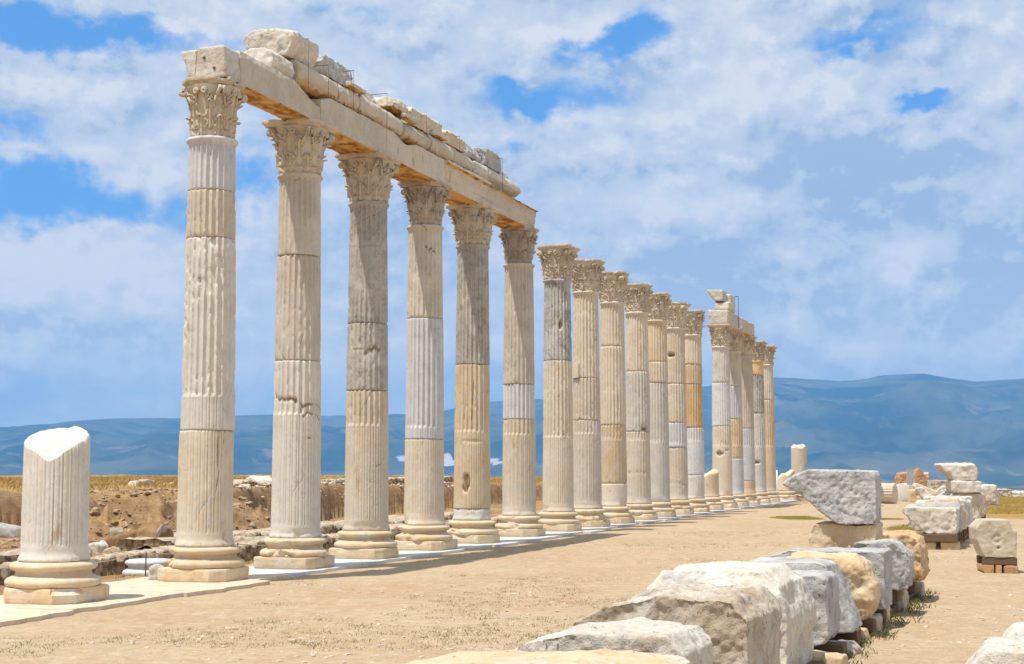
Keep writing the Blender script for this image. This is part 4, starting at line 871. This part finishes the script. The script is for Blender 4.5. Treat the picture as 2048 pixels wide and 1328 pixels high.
# --- far row of blocks
GR = 'stone blocks in the far row'
r1 = gp(1918, 1100, 0); rd = Vector((math.sin(R(19.5)), math.cos(R(19.5)), 0)); RZ2 = -R(19.5)
far_blocks = [(.0, 1.07, .60, .80, [(0, .9), (.06, .75), (.42, 0), (.95, 0), (1, .5), (.97, 1), (.06, 1)], 'block', 'pitted white block with a pointed left end, nearest of the far row'),
              (.74, .92, .5, .88, [(0, .85), (.3, 0), (1, 0), (1, .9), (.9, 1), (.1, 1)], 'blockg', 'grey topped block just behind the pointed one in the far row'),
              (1.42, 1.15, .55, .82, [(0, .8), (.2, 0), (.96, 0), (1, .4), (.96, 1), (.08, 1)], 'block', 'third block of the far row, rounded and white'),
              (2.2, .95, .6, .93, [(0, .6), (.1, 0), (1, 0), (1, .6), (.85, 1), (.2, .95)], 'blocky', 'fourth block of the far row, cream with a sloping shoulder'),
              (3.05, 1.2, .6, .80, [(0, 0), (.98, 0), (1, .5), (.94, 1), (.1, 1), (0, .8)], 'block', 'fifth block of the far row, low with a rounded shoulder'),
              (3.85, 1.0, .6, .96, [(0, .7), (.15, 0), (1, 0), (1, .8), (.8, 1), (.3, 1)], 'blockg', 'sixth block of the far row, greyish and taller than its neighbours'),
              (4.7, 1.2, .65, .84, None, 'block', 'seventh block of the far row, low below the pair of stacked blocks'),
              (5.6, 1.05, .65, .92, None, 'block', 'eighth block of the far row, partly under the stack'),
              (9.2, 1.1, .7, .95, [(0, .8), (.1, 0), (1, 0), (1, .7), (.9, 1), (.2, 1)], 'block', 'first block of the far row past the stack, white with a chipped left end'),
              (10.4, .9, .7, .82, None, 'mottle', 'second block past the far stack, brown mottled and low'),
              (11.6, 1.2, .8, 1.0, [(0, .5), (.2, 0), (1, 0), (1, .8), (.85, 1), (.15, .9)], 'block', 'third block past the far stack, tall and pale'),
              (13.0, 1.0, .8, .85, None, 'blocky', 'fourth block past the far stack, honey coloured'),
              (14.6, 1.2, .8, .95, None, 'block', 'last block of the far row, out by the yellow grass')]
for n_, (s_, w_, d, h, ol, mt, lb) in enumerate(far_blocks):
    p = r1 + rd * s_; rowblock(lb, p.x, p.y, w_, d, h, .30, mt, 270 + n_, ol, .025, RZ2, group=GR, lump=.03, rough=.016, cuts=4, cutd=.11, pitted=.012 if n_ == 0 else 0)
    pr2 = Vector((math.cos(R(19.5)), -math.sin(R(19.5)), 0))
    a = p + rd * .18 + pr2 * (-.05); b_ = p + rd * .18 - pr2 * .75
    if n_ == 0:
        beam('pale weathered plank under the pointed block of the far row', (p + rd * .02 - pr2 * .72)[:2], (p + rd * .02 - pr2 * .02)[:2], .16, .15, .15, None, 'wood')
        for kx, lb2 in ((-.62, 'left footing stone under the pointed block of the far row'), (-.18, 'right footing stone under the pointed block of the far row')):
            pp = p + pr2 * kx; block('footing_stone', lb2, 'stone', (pp.x, pp.y, -.02), RZ2, [(rect(-.16, .18, 0, .17), .0, .3)], .02, 285, 'blocky', 'footing stones of the far row', cuts=4, cutd=.15)
    else:
        beam('timber under the ' + lb.split(',')[0].replace('just behind', 'behind'), a, b_, .2, .27, .02, 'timbers under the far row of blocks')
sp0 = r1 + rd * 7.0; RW = Vector((math.cos(R(19.5)), -math.sin(R(19.5)), 0))
def stk(label, du0, du1, v0, v1, y, mat, seed, ol=None, d=.8, cat='stone block', group='stacked blocks', name='stone_block', **kw):
    a = at_depth(du0, v1, y); b_ = at_depth(du1, v0, y); w_, h = b_.x - a.x, b_.z - a.z
    o_ = [(fx * w_, fz * h) for fx, fz in (ol or [(0, 0), (1, 0), (1, 1), (0, 1)])]
    return block(name, label, cat, (a.x, y, a.z), kw.pop('rz', RZ2 * .4), [(o_, 0, d)], kw.pop('vox', .03), seed, mat, group, **kw)
stk('white block with a pointed left end on top of the far stack', 1880, 1953, 927, 961, 36.6, 'block', 290, [(0, .95), (.1, .6), (.28, .35), (.36, 0), (.98, 0), (1, .6), (.92, 1), (.08, 1)], 1.0, lump=.03, rough=.02, cuts=4, cutd=.1)
stk('white squared block under the pointed one in the far stack', 1904, 1962, 962, 985, 36.5, 'block', 291, None, 1.0, lump=.03, rough=.02, cuts=4, cutd=.1)
stk('lowest block of the far stack, resting at the end of the far row', 1900, 1962, 986, 1016, 36.6, 'block', 296, None, 1.2, lump=.03, rough=.02, cuts=3, cutd=.08)
stk('upright white block just right of the far stack', 1966, 1993, 970, 1003, 43, 'block', 292, [(0, .1), (.1, 0), (.9, 0), (1, .4), (.95, 1), (.2, 1), (0, .8)], .8, lump=.03, rough=.02, cuts=4, cutd=.1, group=None)
stk('rough dark footed block behind the upright white one right of the far stack', 1972, 1998, 978, 1010, 44.5, 'mottle', 293, None, .8, lump=.03, rough=.02, cuts=4, cutd=.14, group=None)

# ------------------------------------------------------------------ fallen drums and broken pieces in the middle distance
def lying_drum(label, u, v, dia, ln, rz, seed, tone, flute=1, pitch=0):
    p = gp(u, v, 0.0); k_ = dia / .76
    me = drum_mesh('fallen_drum', 0, ln / k_, seed, M[tone], 6, .06, -5, flute, 2.0, False, False)
    o = obj('fallen_drum', me, None, (p.x, p.y, dia / 2 - .02)); o.scale = (k_,) * 3; o.rotation_euler = (R(90) + pitch, 0, rz)
    return tag(o, label, 'column drum', 'fallen column drums')
lying_drum('fallen fluted column drum lying beside the big balanced grey block', 1757, 1007, .92, .75, R(60), 320, 'cream')
lying_drum('fallen white drum showing its round end with dowel holes', 1803, 1003, .86, 1.3, R(155), 321, 'pale', .2)
stk('broken white slab leaning on the ground past the round drum end', 1833, 1870, 974, 1006, 55, 'block', 330, [(0, .9), (.45, 0), (1, .05), (.95, .35), (.3, 1)], .5, group='broken pieces past the fallen drums', cuts=3, lump=.03)
stk('long carved cornice piece sloping down past the fallen drums', 1828, 1880, 966, 992, 60, 'cream', 331, [(0, .75), (.1, 1), (.9, .35), (1, 0), (.2, .1)], .7, group='broken pieces past the fallen drums', cuts=2)
stk('white round stone lying behind the carved cornice piece', 1874, 1902, 972, 990, 62, 'block', 332, [(0, 0), (1, 0), (.9, .7), (.5, 1), (.1, .7)], .5, group='broken pieces past the fallen drums', cuts=5, lump=.05)
stk('low pale stone between the far stack and the carved piece', 1886, 1910, 980, 1000, 52, 'block', 333, None, .7, group='broken pieces past the fallen drums', cuts=5)
stk('honey stone beside the fallen round drum', 1818, 1834, 978, 1004, 58, 'blocky', 334, [(0, 0), (1, 0), (.8, 1), (.2, .9)], .5, group='broken pieces past the fallen drums', cuts=5)
stk('small white stone at the foot of the fallen fluted drum', 1756, 1767, 1008, 1013, 56, 'block', 335, None, .2, group=None, cuts=5, vox=.02, name='loose_stone')
stk('squared white stone peeping over the fallen fluted drum', 1752, 1763, 965, 982, 66, 'block', 336, None, .5, group=None, cuts=3)
# brick ruins and the grey board
br = tag(obj('brick_ruin', None), 'ruined orange brick wall piers on the edge of the hill top', 'ruin'); 
def brk(u0, u1, v0, v1, seed, ol=None, mat='brick', nm='pier'):
    y = 76; a = at_depth(u0, v1, y); b_ = at_depth(u1, v0, y); w_, h = b_.x - a.x, b_.z - a.z
    o_ = [(fx * w_, fz * h) for fx, fz in (ol or [(0, 0), (1, 0), (1, .85), (.85, 1), (.2, .95), (0, .7)])]
    o = obj(nm, stone_mesh(nm, [(o_, 0, .8)], .035, seed, M[mat], cuts=5, cutd=.15, lump=.03, rough=.03), br, (a.x, y, a.z))
brk(1798, 1818, 944, 985, 340); brk(1829, 1854, 936, 990, 341, [(0, 0), (1, 0), (1, .7), (.7, .82), (.45, 1), (.2, .9), (0, .6)]); brk(1812, 1832, 950, 985, 342, nm='wall_core')
brk(1853, 1860, 944, 985, 344, mat='block', nm='plaster_edge')
stk('brown rubble wall stub right of the brick ruin', 1862, 1895, 961, 985, 74, 'mottle', 343, None, .8, cat='wall', group=None, name='wall_stub', cuts=5, rough=.03)
pb = at_depth(1821.5, 985, 70); bt = at_depth(1821.5, 939, 70); hb = bt.z - pb.z
bo = bpy.data.objects.new('information_board', None); col.objects.link(bo); bo.location = pb; tag(bo, 'upright grey information board in front of the brick ruin', 'board')
mb = MB(); mb.box(-.15, .15, -.02, .02, .35, hb); obj('panel', mb.mesh('panel', M['board']), bo)
mb = MB(); mb.box(-.165, -.15, -.03, .03, .3, hb + .015); mb.box(.15, .165, -.03, .03, .3, hb + .015); mb.box(-.15, .15, -.03, .03, hb, hb + .015); mb.box(-.05, .05, -.025, .025, -.6, .345); obj('frame', mb.mesh('frame', simple('pale_metal', (.5, .51, .52), .5)), bo)
mb = MB(); pp = gp(1554, 975, 0); pp = at_depth(1554, 962, 70); mb.tube((pp.x, pp.y, -.3), (pp.x, pp.y, pp.z + .5), .035, 8); tag(obj('pole', mb.mesh('pole', simple('white_paint', (.7, .7, .7)), True)), 'thin white pole standing beyond the leaning broken column foot', 'pole')
# low wall at the far right edge
for n_, (u0, u1, lb) in enumerate([(1996, 2022, 'low rough wall stub at the right edge by the yellow grass'), (2020, 2075, 'low pale stone wall running out of frame at the right edge')]):
    stk(lb, u0, u1, 979 + n_ * 4, 998, 78, 'mottle' if not n_ else 'block', 350 + n_, None, 1.0, cat='wall', group=None, name='rubble_wall', cuts=6, rough=.04, lump=.05)

# ------------------------------------------------------------------ the dig: rubble walls, loose base, rope, stones
def rubble_wall(label, pts, wd, h, seed, zb=-.12, mat='mottle', name='rubble_wall'):
    """low wall along (s, t) points, cobbled faces"""
    bm_s = []; me_parts = []
    V = []; nseg = 0; P_ = [L(s, t) for s, t in pts]
    # resample
    pts3 = []; 
    for a, b in zip(P_[:-1], P_[1:]):
        n = max(2, int((b - a).length / .05)); pts3 += [a.lerp(b, i / n) for i in range(n)]
    pts3.append(P_[-1]); n = len(pts3); C_ = np.array([p[:] for p in pts3])
    tg = np.gradient(C_, axis=0); tg /= np.linalg.norm(tg, axis=1)[:, None]; nm = np.stack([tg[:, 1], -tg[:, 0], 0 * tg[:, 0]], 1)
    prof = [(.5, 0), (.5, .25), (.5, .5), (.5, .75), (.47, .93), (.38, 1), (.2, 1.02), (0, 1.03), (-.2, 1.02), (-.38, 1), (-.47, .93), (-.5, .6), (-.5, .3), (-.5, 0)]
    for px, pz in prof: V.append(C_ + nm * px * wd + np.array([0, 0, 1]) * (zb + pz * (h - zb)))
    V = np.stack(V, 1).reshape(-1, 3); m_ = len(prof)
    hv = fbm(np.repeat(C_, m_, 0) * .9 + seed, 3, 4); Nx = np.repeat(nm, m_, 0); px = np.tile([p[0] for p in prof], n); pz = np.tile([p[1] for p in prof], n)
    cob = (1 - np.abs(vnoise(V * 9 + seed, 3))) ** 2 - .5; cob2 = fbm(V * 5, 3, 6)
    V += Nx * (np.sign(px) * (.05 * cob + .05 * cob2) * (np.abs(px) > .3))[:, None]; V[:, 2] += (pz > .5) * (.09 * hv + .035 * cob + .03 * cob2)
    e0 = np.arange(m_); e1 = (n - 1) * m_ + e0
    V = np.concatenate([V, [V[:m_].mean(0)], [V[-m_ - 0:].mean(0)]]); nn = n * m_
    f = [grid_faces(n, m_), np.stack([e0[:-1], e0[1:], np.full(m_ - 1, nn)], 1), np.stack([e1[1:], e1[:-1], np.full(m_ - 1, nn + 1)], 1)]
    return tag(obj(name, mesh_np(name, V, f, True, wallm if mat is None else M[mat])), label, 'wall', 'low rubble walls in the dig')
wallm, q, b = new_mat('rubble_wall'); P = q.n.new('ShaderNodeTexCoord').outputs['Object']
vv_ = q.vor(P, 8); vc = q.xyz(vv_.outputs['Color']); g = q.n.new('ShaderNodeNewGeometry')
cc = q.mix(vc[0], (.30, .21, .13), (.50, .40, .28)); cc = q.mix(q.ss(vv_.outputs['Distance'], .45, .7), cc, (.17, .11, .06))
mort = q.mix(q.ss(q.noise(P, 6, 5, .6), .42, .62), (.55, .46, .35), (.36, .27, .18))
cc = q.mix(q.ss(q.m('ADD', q.xyz(g.outputs['True Normal'])[2], q.m('MULTIPLY', q.m('SUBTRACT', q.noise(P, 3, 4), .5), .5)), .6, .8), cc, mort)
cc = q.mix(q.m('MULTIPLY', q.ss(q.noise(P, 1.7, 5, .6), .58, .66), .6), cc, (.17, .16, .06))
q.put(b.inputs['Base Color'], cc); q.put(b.inputs['Normal'], q.bump(q.m('ADD', q.noise(P, 25, 6, .65), vv_.outputs['Distance']), .8, .04)); b.inputs['Roughness'].default_value = .95
rubble_wall('low rubble wall closest behind the column bases, running the length of the row', [(-6, 3.1), (-2, 2.9), (1.5, 2.75), (6, 2.6), (12, 2.6), (20, 2.7), (34, 2.9)], .42, .24, 3, mat=None)
rubble_wall('middle low rubble wall in the dig with pale cobble top', [(-4, 6.0), (2, 5.6), (4.6, 5.5)], .6, .18, 5, mat=None)
rubble_wall('wide pale cobbled wall in the dig seen between second and fourth columns', [(7, 5.3), (12, 5.2), (18, 5.3), (26, 5.6)], 1.2, .22, 7, mat=None)
rubble_wall('short rubble cross wall in the dig below the earth bank', [(9.0, 2.9), (9.4, 5.0)], .5, .16, 9, mat=None)
rubble_wall('low rubble wall at the far left edge behind the big stump', [(-5, 4.6), (-1, 4.4), (.2, 4.2)], .5, .30, 11, mat=None)
rubble_wall('rubble wall with pale lumpy crest on top of the earth bank', [(17, 10.2), (22, 10.5), (28, 11.0), (40, 11.8)], .7, 1.16, 13, .9, mat=None)
pbz = gp(288, 1152, -.03)
lb_ = bpy.data.objects.new('fallen_pedestal', None); col.objects.link(lb_); lb_.location = (pbz.x, pbz.y + .3, -.19); tag(lb_, 'loose white column base lying on the earth between the stump and the first column', 'column base')
o = obj('moulding', base_mesh('moulding', 411, M['white'], 96), lb_); o.scale = (.72, .72, .85); o = obj('plinth', plinth_mesh('plinth', 412, M['pale']), lb_, (0, 0, .0)); o.scale = (.72, .72, .85)
# broken plinth chip leaning on the first base
p_ = L(ST[0] - .25, .62, PV - .01); block('loose_stone', 'pale boulder chip leaning against the base of the nearest tall column', 'stone', p_, .2, [([(-.10, 0), (.1, 0), (.11, .17), (.02, .22), (-.08, .2)], -.1, .1)], .016, 415, 'block', None, cuts=5, cutd=.2)
rpm = M['rope']
mb = MB(); stn = [ST[0] + .9, ST[1] + .9, ST[2] + .9, ST[3] + 1.0, ST[4] + 1.0]
hold = [L(-2.6, 1.55)] + [L(s, 1.5) for s in stn]
for a, b_ in zip(hold[:-1], hold[1:]):
    for i in range(8):
        f0, f1 = i / 8, (i + 1) / 8; sag = lambda f: .34 - .08 * math.sin(f * math.pi)
        p0 = a.lerp(b_, f0); p1 = a.lerp(b_, f1); p0.z = sag(f0); p1.z = sag(f1); mb.tube(p0, p1, .007, 5)
tag(obj('rope', mb.mesh('rope', rpm, True)), 'thin rope strung low behind the column bases', 'rope')
for n_, p in enumerate(hold):
    mb = MB(); mb.tube((0, 0, -.15), (0, 0, .36), .010, 6); tag(obj('rope_post', mb.mesh('rope_post', M['rod'], True), None, (p.x, p.y, 0)), 'thin iron rope post ' + ['near the loose white base', 'between first and second columns', 'between second and third columns', 'between third and fourth columns', 'between fourth and fifth columns', 'between fifth and sixth columns'][n_], 'post', 'rope posts')
def loose(label, u, v, z, w_, h, seed, mat):
    p = gp(u, v, z); p.z = gz(p.x, p.y) - .03
    return block('loose_stone', label, 'stone', p, seed * .7, [([(-w_ / 2, 0), (w_ / 2, 0), (w_ * .4, h * .7), (w_ * .1, h), (-w_ * .4, h * .6)], -w_ * .35, w_ * .35)], max(.014, w_ / 24), seed, mat, None, cuts=5, cutd=.2, lump=.03)
loose('white angular stone on the rubble slope right of the big stump', 195, 1018, .8, .42, .26, 421, 'block')
loose('pale half buried stone on the rubble slope', 226, 1014, .85, .34, .20, 422, 'blocky')
loose('grey heap stone on the dry grass above the rubble slope', 283, 968, 1.05, .8, .25, 423, 'mottle')
loose('small white stones lump on the dry grass left of the nearest tall column', 338, 966, 1.05, .5, .16, 424, 'block')
loose('pale boulder heap on top of the earth bank left of the second column', 522, 968, 1.05, 1.0, .34, 425, 'block')
loose('grey block on the bank at the far left edge', 8, 984, 1.0, 1.0, .35, 426, 'blockg')
loose('flat pale slab in the dig between first and second columns', 488, 1085, .0, .6, .10, 427, 'blocky')
loose('dark earth clod jutting from the rubble slope beside the nearest tall column', 312, 1035, .6, .75, .6, 428, 'earth')
loose('wide earth clod high on the rubble slope with a shaded overhang', 268, 1008, .85, 1.3, .42, 431, 'earth')
loose('brown earth lump low on the rubble slope near the nearest tall column', 330, 1062, .3, .6, .3, 432, 'earth')
loose('brown boulder low on the rubble slope', 233, 1068, .2, .4, .22, 429, 'mottle')
loose('small flat white stone lying on the sand in mid street', 1029, 1186, 0, .16, .02, 430, 'block')

# ------------------------------------------------------------------ stuff: rubble, pebbles, dry tufts
def scatter_rocks(name, pts, sizes, seed, mat, label):
    rs = np.random.RandomState(seed); bm = bmesh.new(); bmesh.ops.create_icosphere(bm, subdivisions=2, radius=1); bm.verts.ensure_lookup_table()
    Vi = np.array([v.co[:] for v in bm.verts]); Fi = np.array([[v.index for v in f.verts] for f in bm.faces]); bm.free()
    mb = MB()
    var = []
    for i in range(14):
        v = Vi * (1 + .35 * fbm(Vi * 1.6 + i * 9, 3, i))[:, None]
        for _ in range(5):
            nn = rs.normal(size=3); nn /= np.linalg.norm(nn); d = rs.uniform(.55, .85); x = v @ nn - d; v = v - np.clip(x, 0, None)[:, None] * nn
        var.append(v)
    for p, s_ in zip(pts, sizes):
        v = var[rs.randint(14)] * np.array([rs.uniform(.8, 1.4), rs.uniform(.7, 1.2), rs.uniform(.45, .8)]) * s_
        a = rs.uniform(0, 6.3); c_, s2 = math.cos(a), math.sin(a); v = np.stack([v[:, 0] * c_ - v[:, 1] * s2, v[:, 0] * s2 + v[:, 1] * c_, v[:, 2]], 1)
        mb.add(v + np.array(p), Fi)
    o = obj(name, mb.mesh(name, mat, False)); structure(o, 'stuff', label, name.replace('_', ' ')); return o
rs = np.random.RandomState(8)
s_ = rs.uniform(7, 17, 1700); t_ = rs.uniform(6.3, 10.6, 1700); xy = np.stack([COL0.x + DV.x * s_ + NV.x * t_, COL0.y + DV.y * s_ + NV.y * t_], 1)
zz = height(xy[:, 0], xy[:, 1])[0]; sz = .018 + .11 * rs.rand(1700) ** 6
pebmat, q, b = new_mat('rubble_stone'); P = q.n.new('ShaderNodeTexCoord').outputs['Object']
q.put(b.inputs['Base Color'], q.mix(1, q.mix(q.ss(q.noise(P, 5, 2), .4, .6), (.27, .17, .09), (.42, .32, .21)), q.mix(q.noise(P, 60, 4), (.7,) * 3, (1.25,) * 3), 'MULTIPLY')); b.inputs['Roughness'].default_value = .95
scatter_rocks('rubble', np.concatenate([xy, (zz + .01)[:, None]], 1), sz, 1, pebmat, 'brown rubble and broken stone on the slope left of the first column')
n = 900; s_ = rs.uniform(-2, 30, n); t_ = rs.uniform(1.6, 9, n); xy = np.stack([COL0.x + DV.x * s_ + NV.x * t_, COL0.y + DV.y * s_ + NV.y * t_], 1)
h_ = height(xy[:, 0], xy[:, 1]); ok = h_[3] < .05
scatter_rocks('dig_stones', np.concatenate([xy, h_[0][:, None]], 1)[ok], (.02 + .07 * rs.rand(n) ** 4)[ok], 2, pebmat, 'pale loose stones scattered over the floor of the dig')
# crest cobbles on the bank edge
n = 420; s_ = rs.uniform(16.6, 42, n); t_ = 9.2 + (s_ - 18) * .073 + rs.uniform(.2, 1.2, n); xy = np.stack([COL0.x + DV.x * s_ + NV.x * t_, COL0.y + DV.y * s_ + NV.y * t_], 1)
wm_ = simple('bank_cobble', (.58, .50, .40), .9, 0, .35, 6)
scatter_rocks('bank_cobbles', np.concatenate([xy, (height(xy[:, 0], xy[:, 1])[0] + .03)[:, None]], 1), .03 + .12 * rs.rand(n) ** 3, 3, wm_, 'pale cobbles along the top of the earth bank')
# pebbles on the street
def street_pts(n, seed, rmin, rmax, thr, sc):
    rs = np.random.RandomState(seed); r = rmin * (rmax / rmin) ** rs.rand(n); a = rs.uniform(-.36, .36, n); x, y = np.sin(a) * r, np.cos(a) * r
    s = (x - COL0.x) * DV.x + (y - COL0.y) * DV.y; t = (x - COL0.x) * NV.x + (y - COL0.y) * NV.y
    m_ = fbm(np.stack([x * sc, y * sc, 0 * x + seed], 1), 4, 3); ok = (t < -1.0) & (m_ > thr)
    return x[ok], y[ok], rs
x, y, rs = street_pts(12000, 21, 5.5, 34, -.12, .5); z, *_ = height(x, y)
strp = simple('street_pebble', (.54, .44, .33), .9, 0, .45, 3)
scatter_rocks('pebbles', np.stack([x, y, z + .001], 1), (.005 + .026 * rs.rand(len(x)) ** 5), 5, strp, 'pale pebbles and grit strewn over the sandy street')
# dry tufts
def tufts(name, x, y, seed, hmin, hmax, blades, mats, label, spread=.05):
    rs = np.random.RandomState(seed); z = height(x, y)[0]; n = len(x); V = []; 
    X = np.repeat(x, blades) + rs.normal(0, spread, n * blades); Y = np.repeat(y, blades) + rs.normal(0, spread, n * blades); Z = np.repeat(z, blades) - .005
    h = rs.uniform(hmin, hmax, n * blades); a = rs.uniform(0, 6.28, n * blades); ln = rs.uniform(.2, 1.1, n * blades) * h; wd = rs.uniform(.002, .005, n * blades) * (1 + h * 5)
    b = a + 1.57; p0 = np.stack([X - np.cos(b) * wd, Y - np.sin(b) * wd, Z], 1); p1 = np.stack([X + np.cos(b) * wd, Y + np.sin(b) * wd, Z], 1); p2 = np.stack([X + np.cos(a) * ln * .45, Y + np.sin(a) * ln * .45, Z + h * .7], 1); p3 = np.stack([X + np.cos(a) * ln, Y + np.sin(a) * ln, Z + h], 1)
    V = np.stack([p0, p1, p2, p3], 1).reshape(-1, 3); i = np.arange(n * blades) * 4
    me = mesh_np(name, V, [np.stack([i, i + 1, i + 2], 1), np.stack([i + 1, i + 3, i + 2], 1)], False, mats); return structure(obj(name, me), 'stuff', label, 'grass')
def grass_mat(name, c1, c2):
    m, q, b = new_mat(name); P = q.n.new('ShaderNodeTexCoord').outputs['Object']
    q.put(b.inputs['Base Color'], q.mix(q.ss(q.noise(P, 1.2, 6, .7), .35, .65), c1, c2)); b.inputs['Roughness'].default_value = .8; return m
gm1 = grass_mat('weed_green', (.16, .16, .05), (.34, .27, .10)); gm2 = grass_mat('dry_grass', (.46, .29, .09), (.36, .26, .09))
x, y, rs = street_pts(9000, 33, 13.5, 38, .27, .42); tufts('weeds', x, y, 4, .010, .030, 9, gm1, 'low weeds and dry sprigs in patches on the sandy street', .05)
# greener strip in the street beyond the balanced block, and yellow grass at right
rs = np.random.RandomState(9)
def quad_pts(n, poly_uv, z=0):
    A_ = [gp(u, v, z) for u, v in poly_uv]; u_, v_ = rs.rand(n), rs.rand(n); a, b_, c_, d_ = [np.array(p[:2]) for p in A_]
    P_ = (1 - v_)[:, None] * ((1 - u_)[:, None] * a + u_[:, None] * b_) + v_[:, None] * ((1 - u_)[:, None] * d_ + u_[:, None] * c_)
    k_ = fbm(np.concatenate([P_ * .8, 0 * P_[:, :1]], 1), 3, 6) > .05; return P_[k_, 0], P_[k_, 1]
x, y = quad_pts(1500, [(1530, 1040), (1640, 1040), (1660, 1034), (1560, 1034)]); x2, y2 = quad_pts(1600, [(1760, 1072), (1850, 1072), (1860, 1050), (1790, 1052)]); x3, y3 = quad_pts(900, [(1750, 1042), (1800, 1042), (1800, 1036), (1750, 1036)])
tufts('green_weeds', np.concatenate([x, x2, x3]), np.concatenate([y, y2, y3]), 6, .02, .06, 7, grass_mat('yellow_green', (.30, .27, .06), (.42, .34, .10)), 'yellow green weeds in the street near the far row of blocks', .10)
x, y = quad_pts(3500, [(1975, 1030), (2100, 1030), (2100, 992), (1985, 992)]); tufts('dry_grass', x, y, 7, .05, .16, 6, grass_mat('hay', (.42, .33, .08), (.50, .36, .12)), 'yellow dry grass at the right edge beyond the far row', .15)
n = 9000; s_ = rs.uniform(5, 90, n); t_ = rs.uniform(9.6, 60, n); x = COL0.x + DV.x * s_ + NV.x * t_; y = COL0.y + DV.y * s_ + NV.y * t_; hh_ = height(x, y); ok = (hh_[3] > .98) & (hh_[0] > .3)
tufts('meadow', x[ok], y[ok], 8, .05, .22, 7, gm2, 'dry golden grass on the ground above the earth bank', .16)
n = 1200; s_ = rs.uniform(-5, 26, n); t_ = rs.uniform(1.5, 8.5, n); x = COL0.x + DV.x * s_ + NV.x * t_; y = COL0.y + DV.y * s_ + NV.y * t_; k_ = fbm(np.stack([x * .7, y * .7, 0 * x], 1), 3, 17) > .1
tufts('dig_weeds', x[k_], y[k_], 9, .03, .12, 9, grass_mat('dig_green', (.10, .12, .03), (.40, .30, .10)), 'weeds and dry grass on the floor of the dig', .08)
# weeds at the foot of the near row of blocks
ys = rs.uniform(11, 19.5, 110); off = rs.normal(.12, .09, 110); x = 3.70 + (ys - 15.5) * .372 + perp.x * off; y = ys + perp.y * off
tufts('row_weeds', x, y, 10, .02, .08, 10, grass_mat('row_green', (.06, .085, .02), (.26, .23, .07)), 'green weeds along the foot of the near row of blocks', .05)

# ------------------------------------------------------------------ the air between here and the hills
mb = MB(); mb.box(-9000, 9000, -300, 14200, -110, 720)
hz, q, b = new_mat('haze'); q.n.remove(b)
pv = q.n.new('ShaderNodeVolumePrincipled'); pv.inputs['Color'].default_value = (.21, .53, 1.0, 1); pv.inputs['Density'].default_value = 1.15e-4; pv.inputs['Anisotropy'].default_value = 0
q.l.new(pv.outputs[0], [n_ for n_ in q.n if n_.type == 'OUTPUT_MATERIAL'][0].inputs['Volume'])
ho = obj('haze', mb.mesh('haze', hz)); ho['kind'] = 'stuff'; ho['label'] = 'blue haze over the valley'
